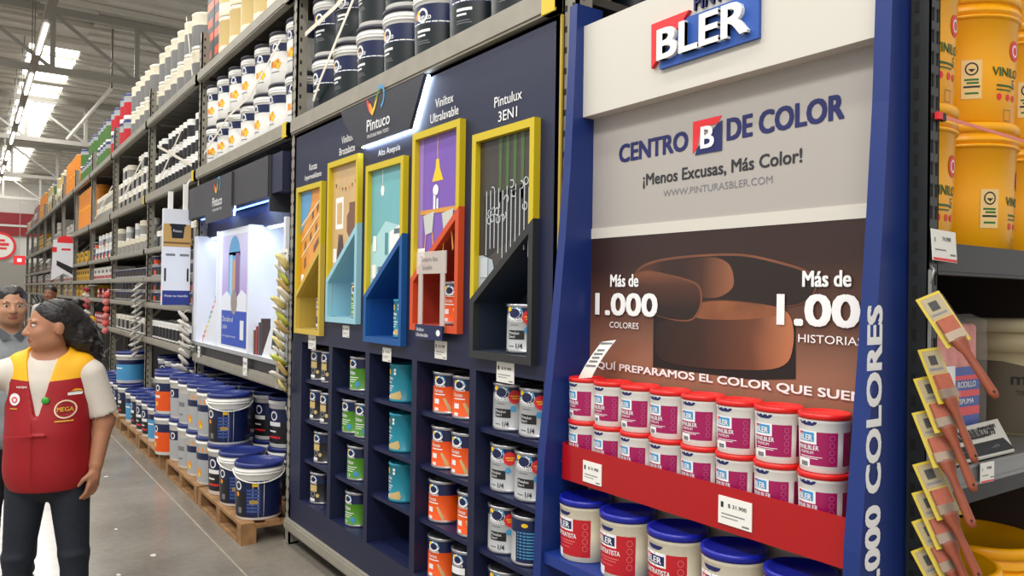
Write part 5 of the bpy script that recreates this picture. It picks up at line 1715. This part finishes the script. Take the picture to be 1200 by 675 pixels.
# brushes on a clip strip
b = MB(); b.box(1.748, 1.756, .868, .872, 1.0, 1.72); b.tube([(1.752, .87, 1.69), (1.77, .87, 1.72), (1.772, .878, 1.73)], .003, 6)
o = b.build('clip_strip', mat('strip_steel', (150, 150, 146), .4, metal=.5), None, (1.752, .87, 1.0)); tag(o, 'metal clip strip holding brushes in front of the black corner post', 'strip')
cardy = mat('card_yellow', (206, 182, 56), .5)
bristle = mat('bristle_orange', (164, 74, 42), .7, noise=.15, scale=80)
handle = mat('brush_handle_wood', (136, 66, 40), .4, noise=.12, scale=30)
blister = mat('blister_film', (230, 230, 226), .12, alpha=.05, spec=.6)


def make_brush():
    t = thing('paint_brush', '', 'brush')
    # u across the card, v down from the hanging hole; local x right, z up, -y to the viewer
    b = MB(); b.box(-.034, .034, .0, .002, -.118, .01); b.build('backing_card', cardy, t)
    b = MB()
    mp = lambda u, v, w: (u, -.0005-w, v)
    rect(b, mp, -.026, .03, -.05, .004, .0, 0); rect(b, mp, -.012, .012, -.03, -.008, .001, 1); rect(b, mp, -.02, .022, -.042, -.037, .001, 2); rect(b, mp, .012, .03, -.108, -.09, .001, 0)
    b.build('card_print', [mat('card_cream', (168, 152, 112), .5), ink, greyink], t)
    b = MB(); b.box(-.022, .024, -.014, -.002, -.088, -.054); b.build('bristles', bristle, t)
    b = MB(); b.box(-.024, .026, -.015, -.001, -.108, -.088); b.build('ferrule', mat('ferrule_metal', (170, 150, 130), .3, metal=.8), t)
    b = MB()
    pr = [(.0, .022, .0085), (.018, .02, .009), (.035, .0125, .008), (.06, .011, .0075), (.10, .0125, .008), (.135, .013, .0075), (.148, .008, .006)]
    vs = []
    for d, hw, ht in pr:
        for k in range(10):
            a = 2*PI*k/10
            vs.append((.001+hw*math.cos(a), -.008+ht*math.sin(a), -.106-d))
    n = len(pr)
    b.add(vs, [(i*10+k, i*10+(k+1) % 10, (i+1)*10+(k+1) % 10, (i+1)*10+k) for i in range(n-1) for k in range(10)]+[tuple((n-1)*10+k for k in range(10))], 0, True)
    b.lathe([(.003, 0), (.003, .0185)], 8, 1, frame=Matrix.Translation((.001, .001, -.24)) @ Matrix.Rotation(PI/2, 4, 'X'))
    b.build('handle', [handle, mat('hole_dark', (40, 22, 14), .8)], t)
    b = MB()
    b.prism([(-.03, -.112), (.03, -.112), (.03, -.002), (-.03, -.002)], lambda u, v, w: (u*(1-w*2), -w, v), .0012, .02); b.build('blister', blister, t)
    return t


BR = Proto(make_brush)
spots = [(1.735, 1.655, .862, -24, -62), (1.73, 1.537, .858, -7, -34), (1.728, 1.475, .862, -13, -60), (1.728, 1.40, .864, -14, -66),
         (1.728, 1.288, .862, -16, -58), (1.73, 1.225, .864, -17, -62), (1.726, 1.165, .862, -20, -56), (1.728, 1.10, .864, -22, -58)]
for i, (x, z, y, ry, rz) in enumerate(spots):
    r = BR.put((x, y, z), 0, 'wood-handled paint brush on a yellow card, %s from the top of the clip strip' % num[i], 'paint brushes on the clip strip')
    r.rotation_euler = (math.radians(-22), math.radians(ry), math.radians(rz*.62))
    r.scale = (.8, .8, .96)

# ================================================================== PEOPLE
class SDF:
    """smooth union of rounded limbs and masses on a grid, turned into one closed skin"""
    def __init__(s, lo, hi, h):
        s.lo, s.h = np.array(lo, float), h
        s.n = np.ceil((np.array(hi)-s.lo)/h).astype(int)+1
        s.g = np.full(s.n, 1.0, np.float32)

    def _sub(s, lo, hi, pad):
        a = np.maximum(0, np.floor((np.array(lo)-pad-s.lo)/s.h).astype(int))
        b = np.minimum(s.n, np.ceil((np.array(hi)+pad-s.lo)/s.h).astype(int)+1)
        if np.any(b <= a): return None, None
        ax = [s.lo[i]+s.h*np.arange(a[i], b[i]) for i in range(3)]
        P = np.meshgrid(*ax, indexing='ij')
        return tuple(slice(a[i], b[i]) for i in range(3)), [p.astype(np.float32) for p in P]

    def _mix(s, sl, d, k, op):
        o = s.g[sl]
        if op == 'add':
            h = np.maximum(k-np.abs(o-d), 0)/k
            s.g[sl] = np.minimum(o, d)-h*h*k*.25
        else:
            h = np.maximum(k-np.abs(o+d), 0)/k
            s.g[sl] = np.maximum(o, -d)+h*h*k*.25

    def cap(s, a, b, ra, rb, k=.02, op='add', flat=None):
        a, b = np.array(a, float), np.array(b, float)
        R = max(ra, rb)
        sl, P = s._sub(np.minimum(a, b)-R, np.maximum(a, b)+R, k+s.h*3)
        if sl is None: return
        ab = b-a
        L = max(1e-9, float(ab@ab))
        q = [P[i]-a[i] for i in range(3)]
        t = np.clip((q[0]*ab[0]+q[1]*ab[1]+q[2]*ab[2])/L, 0, 1)
        d = np.sqrt(sum((q[i]-t*ab[i])**2 for i in range(3)))-(ra+(rb-ra)*t)
        s._mix(sl, d, k, op)

    def ell(s, c, r, k=.02, op='add', yaw=0, tilt=0, noise=0, nf=60):
        c, r = np.array(c, float), np.array(r, float)
        R = max(r)
        sl, P = s._sub(c-R, c+R, k+s.h*3+noise)
        if sl is None: return
        q = [P[i]-c[i] for i in range(3)]
        if yaw:
            cy, sy = math.cos(yaw), math.sin(yaw)
            q = [cy*q[0]+sy*q[1], -sy*q[0]+cy*q[1], q[2]]
        if tilt:
            ct, st = math.cos(tilt), math.sin(tilt)
            q = [ct*q[0]+st*q[2], q[1], -st*q[0]+ct*q[2]]
        k0 = np.sqrt(sum((q[i]/r[i])**2 for i in range(3)))
        k1 = np.sqrt(sum((q[i]/(r[i]*r[i]))**2 for i in range(3)))
        d = k0*(k0-1)/np.maximum(k1, 1e-6)
        if noise:
            d = d+noise*np.sin(nf*P[0]+3*np.sin(nf*.5*P[2]))*np.sin(nf*1.1*P[1])*np.sin(nf*.8*P[2]+2*np.sin(nf*.4*P[0]))
        s._mix(sl, d, k, op)

    def half(s, p, nrm):
        """cut away everything on the side the normal points to"""
        sl, P = s._sub(s.lo, s.lo+s.h*s.n, 0)
        d = sum((P[i]-p[i])*nrm[i] for i in range(3))
        s.g[sl] = np.maximum(s.g[sl], d)

    def mesh(s, name, mats, parent=None, matfn=None):
        g = s.g
        ins = g < 0
        n = g.shape
        cells = np.zeros((n[0]-1, n[1]-1, n[2]-1), np.int8)
        off = [(i, j, k) for i in (0, 1) for j in (0, 1) for k in (0, 1)]
        for o in off: cells += ins[o[0]:n[0]-1+o[0], o[1]:n[1]-1+o[1], o[2]:n[2]-1+o[2]]
        act = (cells > 0) & (cells < 8)
        idx = np.argwhere(act)
        ids = np.full(act.shape, -1, np.int64)
        ids[act] = np.arange(len(idx))
        acc = np.zeros((len(idx), 3)); cnt = np.zeros(len(idx))
        for a in off:
            for ax in range(3):
                if a[ax]: continue
                c = list(a); c[ax] = 1
                va = g[idx[:, 0]+a[0], idx[:, 1]+a[1], idx[:, 2]+a[2]]
                vb = g[idx[:, 0]+c[0], idx[:, 1]+c[1], idx[:, 2]+c[2]]
                m_ = (va < 0) != (vb < 0)
                t = np.where(m_, va/np.where(m_, va-vb, 1), 0)
                p = np.array(a, float)[None, :].repeat(len(idx), 0)
                p[:, ax] += t
                acc[m_] += p[m_]; cnt[m_] += 1
        v = s.lo+s.h*(idx+acc/cnt[:, None])
        faces = []
        for ax in range(3):
            u, w = (ax+1) % 3, (ax+2) % 3
            sa = [slice(0, n[i]-1) if i == ax else slice(1, n[i]-1) for i in range(3)]
            sb = [slice(1, n[i]) if i == ax else slice(1, n[i]-1) for i in range(3)]
            A, B = ins[tuple(sa)], ins[tuple(sb)]
            for flip, mm in ((False, A & ~B), (True, ~A & B)):
                e = np.argwhere(mm)
                if len(e) == 0: continue
                e = e+np.array([0 if i == ax else 1 for i in range(3)])
                q = []
                for du, dw in ((-1, -1), (0, -1), (0, 0), (-1, 0)):
                    c = e.copy(); c[:, u] += du; c[:, w] += dw
                    q.append(ids[c[:, 0], c[:, 1], c[:, 2]])
                q = np.stack(q if not flip else q[::-1], 1)
                faces.append(q)
        F = np.concatenate(faces)
        me = bpy.data.meshes.new(name)
        me.from_pydata(v.tolist(), [], F.tolist())
        for m_ in (mats if isinstance(mats, (list, tuple)) else [mats]): me.materials.append(m_)
        if matfn is not None:
            cen = v[F].mean(1)
            me.polygons.foreach_set('material_index', matfn(cen).astype(np.int32))
        me.polygons.foreach_set('use_smooth', [True]*len(F))
        me.update()
        o = bpy.data.objects.new(name, me)
        COL.objects.link(o)
        o.parent = parent
        return o


skinw = mat('skin_warm', (176, 122, 92), .5, noise=.05, scale=20)
skinm = mat('skin_tan', (182, 134, 104), .5, noise=.05, scale=20)
skind = mat('skin_brown', (140, 92, 66), .5)
lipm = mat('lip_tone', (150, 84, 74), .5)
hairm = mat('black_hair', (26, 22, 22), .45, noise=.3, scale=60, bump=.6)
eyew = mat('eye_white', (220, 214, 206), .3)
eyed = mat('eye_dark', (26, 18, 16), .2)
vestred = mat('vest_red', (158, 9, 24), .6, noise=.07, scale=14)
vestyel = mat('vest_yellow', (244, 180, 20), .6, noise=.05, scale=14)
shirtw = mat('tshirt_white', (214, 206, 194), .75, noise=.05, scale=14)
shirtg = mat('shirt_grey', (140, 145, 150), .75, noise=.08, scale=30)
jeans = mat('dark_jeans', (26, 32, 44), .8, noise=.18, scale=26)
blackcloth = mat('black_trousers', (30, 30, 34), .8, noise=.1, scale=20)
shoem = mat('dark_shoe', (34, 32, 32), .6)


def head(S, c, yaw, sc=1.0, k=.012, female=True):
    """skull, face and ears; returns a mapper from head space (front = -y)"""
    cy, sy = math.cos(yaw), math.sin(yaw)
    T = lambda x, y, z: (c[0]+sc*(cy*x-sy*y), c[1]+sc*(sy*x+cy*y), c[2]+sc*z)
    E = lambda p, r, kk=k, op='add': S.ell(T(*p), [sc*v for v in r], kk, op, yaw)
    E((0, .014, .032), (.074, .093, .080), .02)
    E((0, -.022, -.030), (.062, .066, .078), .03)
    E((0, -.050, -.082), (.032, .030, .024), .025)
    for sx in (-1, 1):
        E((.034*sx, -.058, -.030), (.026, .026, .026), .02)
        E((.040*sx, -.020, -.070), (.022, .040, .026), .03)
        E((.031*sx, -.090, .006), (.017, .012, .010), .008, 'sub')
        E((.074*sx, .014, -.010), (.010, .020, .031), .008)
        E((.030*sx, -.079, .022), (.024, .012, .007), .01)
    S.cap(T(0, -.084, .006), T(0, -.104, -.030), .008*sc, .012*sc, .012)
    for sx in (-1, 1): E((.011*sx, -.094, -.034), (.009, .011, .007), .006)
    E((0, -.083, -.058), (.022, .010, .0055), .006)
    E((0, -.080, -.068), (.020, .010, .006), .006)
    E((0, -.091, -.0625), (.022, .004, .0016), .002, 'sub')
    return T


def eyes(T, yaw, parent, sc=1.0):
    for sx in (-1, 1):
        S = SDF([v-.02 for v in T(.031*sx, -.076, .006)], [v+.02 for v in T(.031*sx, -.076, .006)], .002)
        S.ell(T(.031*sx, -.0765, .004), (.0112*sc, .0112*sc, .0080*sc), .002)
        ce = np.array(T(.031*sx, -.0875, .004))
        S.mesh('eye', [eyew, eyed], parent, lambda cen, ce=ce: (np.linalg.norm(cen-ce, axis=1) < .0065).astype(int))
        b = MB()
        b.tube([T(.016*sx, -.086, .022), T(.030*sx, -.089, .028), T(.046*sx, -.076, .022)], .0024*sc, 6)
        b.build('eyebrow', hairm, parent)


def hand(S, w, d, side, palm, curl=.5, sc=1.0):
    """w wrist, d direction of the fingers, side direction towards the thumb, palm normal"""
    w, d, side, palm = [Vector(v) for v in (w, d, side, palm)]
    d.normalize(); side.normalize(); palm.normalize()
    S.cap(w-d*.01, w+d*.045, .024*sc, .026*sc, .015)
    for q in (-.026, -.009, .009, .026):
        S.cap(w+d*.02+side*q*.6, w+d*.085*sc+side*q, .013*sc, .011*sc, .012)
    for q, L in ((.027, .075), (.009, .084), (-.009, .078), (-.027, .060)):
        a = w+d*.085*sc+side*q
        m1 = a+(d*math.cos(curl*.5)+palm*math.sin(curl*.5))*L*.45*sc
        m2 = m1+(d*math.cos(curl*1.2)+palm*math.sin(curl*1.2))*L*.32*sc
        m3 = m2+(d*math.cos(curl*1.9)+palm*math.sin(curl*1.9))*L*.25*sc
        S.cap(a, m1, .0098*sc, .009*sc, .003); S.cap(m1, m2, .009*sc, .0085*sc, .003); S.cap(m2, m3, .0085*sc, .007*sc, .003)
    a = w+d*.028+side*.024
    m1 = a+(d*.6+side*.62+palm*.35).normalized()*.04*sc
    m2 = m1+(d*.85+side*.25+palm*.4).normalized()*.032*sc
    S.cap(a, m1, .013*sc, .0105*sc, .01); S.cap(m1, m2, .0105*sc, .008*sc, .003)


# ------------------------------------------------ woman in the red and yellow vest
wom = thing('person', 'woman in a red and yellow store vest looking left, standing in the aisle', 'person', (.305, 4.0, 0), math.radians(-20))
hy = math.radians(-60)
HC = (.006, -.01, 1.482)
S = SDF((-.75, -.32, -.01), (.34, .3, 1.62), .0068)
T = head(S, HC, hy, 1.0)
S.cap((.0, .02, 1.30), (.006, .008, 1.42), .062, .056, .03)
S.ell((0, .01, 1.20), (.155, .105, .14), .05); S.ell((0, .0, 1.0), (.15, .118, .16), .06); S.ell((0, .01, .82), (.15, .112, .12), .06)
S.cap((-.10, .01, 1.30), (.11, .01, 1.295), .055, .055, .05)
LS, LE, LW = (.158, .012, 1.265), (.215, .03, 1.045), (.198, -.02, .862)
S.cap(LS, LE, .054, .043, .03); S.cap(LE, LW, .043, .029, .02)
hand(S, (.197, -.022, .85), (-.10, -.12, -1), (-.45, -.9, .1), (-.85, .45, .0), .55, .95)
RS, RE, RW = (-.155, .0, 1.275), (-.40, -.03, 1.20), (-.60, -.10, 1.22)
S.cap(RS, RE, .054, .043, .03); S.cap(RE, RW, .043, .029, .02)
hand(S, (-.61, -.105, 1.22), (-1, -.3, .1), (0, -.3, 1), (0, -1, -.2), .5, .95)
for sx in (-1, 1):
    S.cap((.082*sx, .01, .79), (.112*sx, .0, .45), .074, .048, .015); S.cap((.112*sx, .0, .45), (.118*sx, .02, .07), .046, .036, .015)
    S.ell((.118*sx, -.03, .03), (.035, .09, .03), .03)
S.mesh('body', [skinw, lipm], wom, lambda c: (np.linalg.norm((c-np.array(T(0, -.09, -.062)))/np.array([.024, .024, .012]), axis=1) < 1).astype(int))
eyes(T, hy, wom)
# white t-shirt
S = SDF((-.5, -.3, .78), (.34, .3, 1.40), .008)
S.ell((0, .01, 1.20), (.166, .118, .16), .05); S.ell((0, .0, 1.0), (.160, .132, .18), .06); S.ell((0, .01, .86), (.162, .132, .1), .06)
S.cap((-.10, .012, 1.298), (.11, .012, 1.293), .062, .062, .05)
S.cap((0, .012, 1.30), (0, .012, 1.335), .088, .078, .03)
S.cap((0, .0, 1.345), (0, -.03, 1.42), .064, .08, .01, 'sub')
S.cap(LS, (.212, .028, 1.085), .066, .062, .03); S.cap((.226, .032, 1.03), (.24, .036, .95), .075, .085, .004, 'sub')
S.cap(RS, (-.43, -.035, 1.195), .066, .062, .03)
S.mesh('tshirt', shirtw, wom)
# trousers and shoes
S = SDF((-.22, -.2, .05), (.22, .22, .95), .008)
S.ell((0, .01, .82), (.160, .126, .12), .05)
for sx in (-1, 1):
    S.cap((.082*sx, .01, .79), (.112*sx, .0, .45), .086, .060, .015); S.cap((.112*sx, .0, .45), (.118*sx, .02, .09), .058, .054, .015)
    S.ell((.112*sx, -.008, .47), (.058, .060, .02), .02); S.ell((.118*sx, .01, .12), (.07, .07, .03), .02)
S.mesh('trousers', jeans, wom)
for sx in (-1, 1):
    S = SDF((.118*sx-.08, -.18, -.01), (.118*sx+.08, .12, .12), .007)
    S.ell((.118*sx, -.035, .032), (.044, .105, .034), .02); S.ell((.118*sx, .03, .06), (.042, .05, .05), .03); S.half((0, 0, .0), (0, 0, -1))
    S.mesh('shoe', shoem, wom)
# sleeveless vest, open at the neck
S = SDF((-.26, -.32, .74), (.26, .3, 1.42), .0068)
S.ell((0, .01, 1.18), (.176, .130, .20), .05); S.ell((0, -.005, 1.0), (.170, .148, .20), .06); S.ell((0, .004, .85), (.174, .150, .16), .06)
S.cap((-.11, .014, 1.302), (.12, .014, 1.297), .066, .066, .05)
S.cap((0, .02, 1.30), (0, .02, 1.345), .10, .088, .04)
S.half((0, 0, .765), (0, 0, -1))
S.cap((0, -.01, 1.36), (0, -.04, 1.45), .074, .1, .01, 'sub')
for i in range(30):                                              # V opening
    t_ = i/29
    S.cap((-.012, -.22, 1.10+.25*t_), (-.012, -.06, 1.10+.25*t_), .005+.05*t_, .005+.05*t_, .012, 'sub')
S.cap((.19, .02, 1.20), (.28, .02, 1.16), .07, .09, .02, 'sub'); S.cap((-.185, .0, 1.21), (-.28, .0, 1.19), .07, .09, .02, 'sub')
for (a, c_) in (((-.15, -.16, 1.02), (.15, -.16, 1.015)), ((-.02, -.165, .80), (-.02, -.165, 1.08))):   # pocket seam, front zip
    S.cap(a, c_, .004, .004, .006)
vm = mat('vest_cloth', (158, 9, 24), .6)
nt = vm.node_tree
tc = nt.nodes.new('ShaderNodeTexCoord'); sp = nt.nodes.new('ShaderNodeSeparateXYZ')
ab = nt.nodes.new('ShaderNodeMath'); ab.operation = 'ABSOLUTE'
ml = nt.nodes.new('ShaderNodeMath'); ml.operation = 'MULTIPLY_ADD'; ml.inputs[1].default_value = -.10
gt = nt.nodes.new('ShaderNodeMath'); gt.operation = 'GREATER_THAN'; gt.inputs[1].default_value = 1.242
mc = nt.nodes.new('ShaderNodeMix'); mc.data_type = 'RGBA'
mc.inputs[6].default_value = tuple(lin(v) for v in (158, 9, 24)) + (1,); mc.inputs[7].default_value = tuple(lin(v) for v in (244, 180, 20)) + (1,)
nt.links.new(tc.outputs['Object'], sp.inputs[0]); nt.links.new(sp.outputs['X'], ab.inputs[0]); nt.links.new(ab.outputs[0], ml.inputs[0])
nt.links.new(sp.outputs['Z'], ml.inputs[2]); nt.links.new(ml.outputs[0], gt.inputs[0]); nt.links.new(gt.outputs[0], mc.inputs[0])
nt.links.new(mc.outputs[2], nt.nodes['Principled BSDF'].inputs['Base Color'])
vest = S.mesh('vest', vm, wom)
vest['label'] = 'red work vest with yellow shoulders'
bv = BVHTree.FromPolygons([v.co.copy() for v in vest.data.vertices], [tuple(p.vertices) for p in vest.data.polygons])


def onvest(u, v, w):
    h = bv.ray_cast(Vector((u, -.6, v)), Vector((0, 1, 0)))
    y = h[0].y if h[0] is not None else -.12
    return (u, y-.0025-w, v)


b = MB(); disc(b, onvest, .095, 1.125, .034, .036, .001, 0, 24); ring(b, onvest, .095, 1.125, .034, .040, .002, 1, 24)
put_text(b, 'MEGA', onvest, .066, 1.115, .02, .058, .003, 2, .02); rect(b, onvest, .06, .125, 1.072, 1.078, .002, 2, 6)
b.build('badge', [mat('badge_red', (150, 20, 30), .6), mat('badge_cream', (236, 210, 180), .6), mat('badge_gold', (226, 170, 60), .6)], wom)
b = MB(); disc(b, onvest, -.105, 1.17, .024, .026, .001, 0, 20); ring(b, onvest, -.105, 1.168, .008, .013, .003, 1, 12); rect(b, onvest, -.125, -.09, 1.128, 1.132, .002, 2, 4)
put_text(b, 'equipo', onvest, -.10, 1.215, .014, .045, .002, 0)
b.build('name_print', [whiteprint, redmark, mat('badge_gold', (226, 170, 60), .6)], wom)
b = MB(); b.lathe([(.013, 0), (.016, .003), (.012, .007), (.001, .008)], 16, 0, frame=Matrix.Translation(onvest(.022, 1.165, 0)) @ Matrix.Rotation(PI/2, 4, 'X'), cap1=False)
b.build('pin', mat('pin_green', (60, 160, 50), .4), wom)
b = MB(); poly(b, onvest, [(.10, 1.195), (.135, 1.20), (.15, 1.195), (.148, 1.185), (.10, 1.183)], .002, 0); poly(b, onvest, [(.11, 1.20), (.125, 1.212), (.145, 1.208), (.15, 1.197), (.135, 1.203)], .003, 1)
b.build('chest_logo', [whiteprint, vestyel], wom)
# hair: cap and a loose curly mass down the back
S = SDF((-.2, -.2, 1.18), (.34, .3, 1.64), .0068)
cy, sy = math.cos(hy), math.sin(hy)
HT = lambda x, y, z: (HC[0]+cy*x-sy*y, HC[1]+sy*x+cy*y, HC[2]+z)
S.ell(HT(0, .022, .042), (.081, .096, .080), .02, 'add', hy)
S.ell(HT(0, .085, -.01), (.074, .075, .085), .04, 'add', hy, 0, .006, 70)
S.ell(HT(0, -.075, -.045), (.072, .062, .105), .012, 'sub', hy)
for sx in (-1, 1): S.ell(HT(.078*sx, -.012, -.045), (.03, .04, .055), .012, 'sub', hy)
for (x, y, z, r) in ((0, .13, -.03, .062), (.01, .155, -.085, .058), (-.01, .165, -.14, .052), (.02, .17, -.19, .042), (0, .15, -.225, .03), (-.03, .125, -.10, .05), (.03, .12, -.06, .05)):
    S.ell(HT(x, y, z), (r, r*.9, r*1.1), .03, 'add', hy, 0, .010, 85)
S.mesh('hair', hairm, wom)
t = thing('sunglasses', 'dark sunglasses pushed up on the hair of the woman', 'glasses', (.31, 4.0, 1.59))
b = MB()
wr = lambda p: tuple(Matrix.Rotation(math.radians(-20), 4, 'Z') @ Vector(p)+Vector((.305, 4.0, 0)))
for sx in (-1, 1):
    pts = [wr(HT(.032*sx+.027*math.cos(a), -.056-.010*math.sin(a), .122+.019*math.sin(a))) for a in [2*PI*i/14 for i in range(14)]]
    b.tube(pts, .0022, 6, 0, True)
    b.add(pts, [tuple(range(14))], 1)
    b.tube([wr(HT(.06*sx, -.05, .122)), wr(HT(.088*sx, .0, .095)), wr(HT(.094*sx, .06, .06))], .0022, 6)
b.build('frame', [ink, mat('dark_lens', (40, 46, 50), .15)], t, t.location)

# ------------------------------------------------ man in the grey shirt behind her
def simple_man(name_label, loc, rz, hgt, shirt, trous, skin, h=.009, hairy=True, yoke=False):
    t = thing('person', name_label, 'person', loc, rz)
    q = hgt/1.70
    z = lambda v: v*q
    S = SDF((-.36, -.28, -.01), (.36, .26, hgt+.03), h)
    HC = (0, -.02, z(1.575))
    T = head(S, HC, 0, 1.02*q)
    S.cap((0, .015, z(1.38)), (0, .0, z(1.50)), .06, .056, .03)
    S.ell((0, .01, z(1.24)), (.17, .105, .17), .05); S.ell((0, .0, z(1.02)), (.15, .105, .16), .06); S.ell((0, .01, z(.92)), (.155, .11, .1), .05)
    S.cap((-.13, .01, z(1.375)), (.13, .01, z(1.375)), .052, .052, .05)
    for sx in (-1, 1):
        S.cap((.19*sx, .01, z(1.36)), (.235*sx, .03, z(1.10)), .054, .043, .03); S.cap((.235*sx, .03, z(1.10)), (.23*sx, -.05, z(.88)), .042, .028, .02)
        hand(S, (.23*sx, -.052, z(.868)), (0, -.18, -1), (-.35*sx, -.9, .1), (-.9*sx, .3, 0), .55)
        S.cap((.085*sx, .01, z(.86)), (.09*sx, .0, z(.48)), .085, .06, .04); S.cap((.09*sx, .0, z(.48)), (.095*sx, .02, .08), .056, .04, .03)
        S.ell((.095*sx, -.03, .035), (.036, .095, .03), .03)
    S.mesh('body', [skin, lipm], t, lambda c: (np.linalg.norm((c-np.array(T(0, -.09, -.062)))/np.array([.022, .024, .010]), axis=1) < 1).astype(int))
    eyes(T, 0, t)
    S = SDF((-.36, -.28, z(.70)), (.36, .26, z(1.5)), h)
    S.ell((0, .01, z(1.24)), (.184, .12, .18), .05); S.ell((0, .0, z(1.0)), (.168, .122, .2), .06); S.ell((0, .01, z(.84)), (.175, .128, .12), .06)
    S.cap((-.13, .012, z(1.378)), (.13, .012, z(1.378)), .06, .06, .05)
    for sx in (-1, 1):
        S.cap((.19*sx, .01, z(1.36)), (.232*sx, .03, z(1.13)), .066, .062, .03)
        S.cap((.24*sx, .03, z(1.08)), (.25*sx, .03, z(.98)), .075, .08, .004, 'sub')
    S.cap((0, .015, z(1.40)), (0, .01, z(1.455)), .076, .072, .02)
    S.cap((0, .0, z(1.44)), (0, -.02, z(1.55)), .06, .075, .008, 'sub')
    S.half((0, 0, z(.745)), (0, 0, -1))
    S.cap((0, -.1, z(1.40)), (0, -.16, z(1.36)), .03, .008, .006, 'sub')
    S.mesh('shirt', [shirt, vestyel], t, (lambda c: (c[:, 2] > z(1.31)).astype(int)) if yoke else None)
    S = SDF((-.24, -.22, .04), (.24, .22, z(1.0)), h)
    S.ell((0, .01, z(.90)), (.165, .118, .1), .05)
    for sx in (-1, 1):
        S.cap((.087*sx, .01, z(.86)), (.092*sx, .0, z(.48)), .097, .074, .035); S.cap((.092*sx, .0, z(.48)), (.096*sx, .02, .09), .072, .06, .03)
    S.mesh('trousers', trous, t)
    for sx in (-1, 1):
        S = SDF((.095*sx-.08, -.19, -.01), (.095*sx+.08, .12, .12), h)
        S.ell((.095*sx, -.035, .034), (.046, .11, .036), .02); S.ell((.095*sx, .03, .06), (.044, .05, .05), .03); S.half((0, 0, 0), (0, 0, -1))
        S.mesh('shoe', shoem, t)
    S = SDF((-.15, -.18, z(1.45)), (.15, .18, hgt+.06), h*.8)
    S.ell((HC[0], HC[1]+.020, HC[2]+.046*q), (.080*q, .096*q, .079*q), .02, 'add', 0, 0, .004, 90)
    S.ell((HC[0], HC[1]-.075, HC[2]-.03), (.066, .062, .088), .012, 'sub')
    for sx in (-1, 1): S.ell((.082*sx, HC[1]-.01, HC[2]-.03), (.026, .04, .05), .01, 'sub')
    S.half((0, 0, HC[2]-.06), (0, .3, -1))
    S.mesh('hair', hairm, t)
    if not yoke:
        for sx in (-1, 1):
            b = MB()
            b.prism([(.004*sx, z(1.405)), (.07*sx, z(1.465)), (.078*sx, z(1.435)), (.045*sx, z(1.375))], lambda u, v, w: (u, -.105+abs(u)*.55-w, v), 0, .006)
            b.build('collar', mat('collar_grey', (92, 98, 104), .75), t)
        b = MB()
        for i in range(4): b.lathe([(.006, 0), (.006, .003)], 10, 0, frame=Matrix.Translation((.0, -.126, z(1.33-.09*i))) @ Matrix.Rotation(PI/2, 4, 'X'))
        b.build('button', mat('button_grey', (170, 172, 176), .4), t)
    return t


simple_man('man in a grey short-sleeved shirt standing behind the woman at left', (.205, 5.3, 0), math.radians(3), 1.665, shirtg, blackcloth, skinm)
simple_man('distant shopper with dark hair, farther from the rack than the vested one', (.985, 13.0, 0), math.radians(-30), 1.69, mat('far_shirt_pale', (196, 190, 184), .8), blackcloth, skind, .014)
simple_man('distant store worker with yellow shoulders close to the rack', (1.2, 11.9, 0), math.radians(200), 1.52, vestred, jeans, skind, .014, True, True)
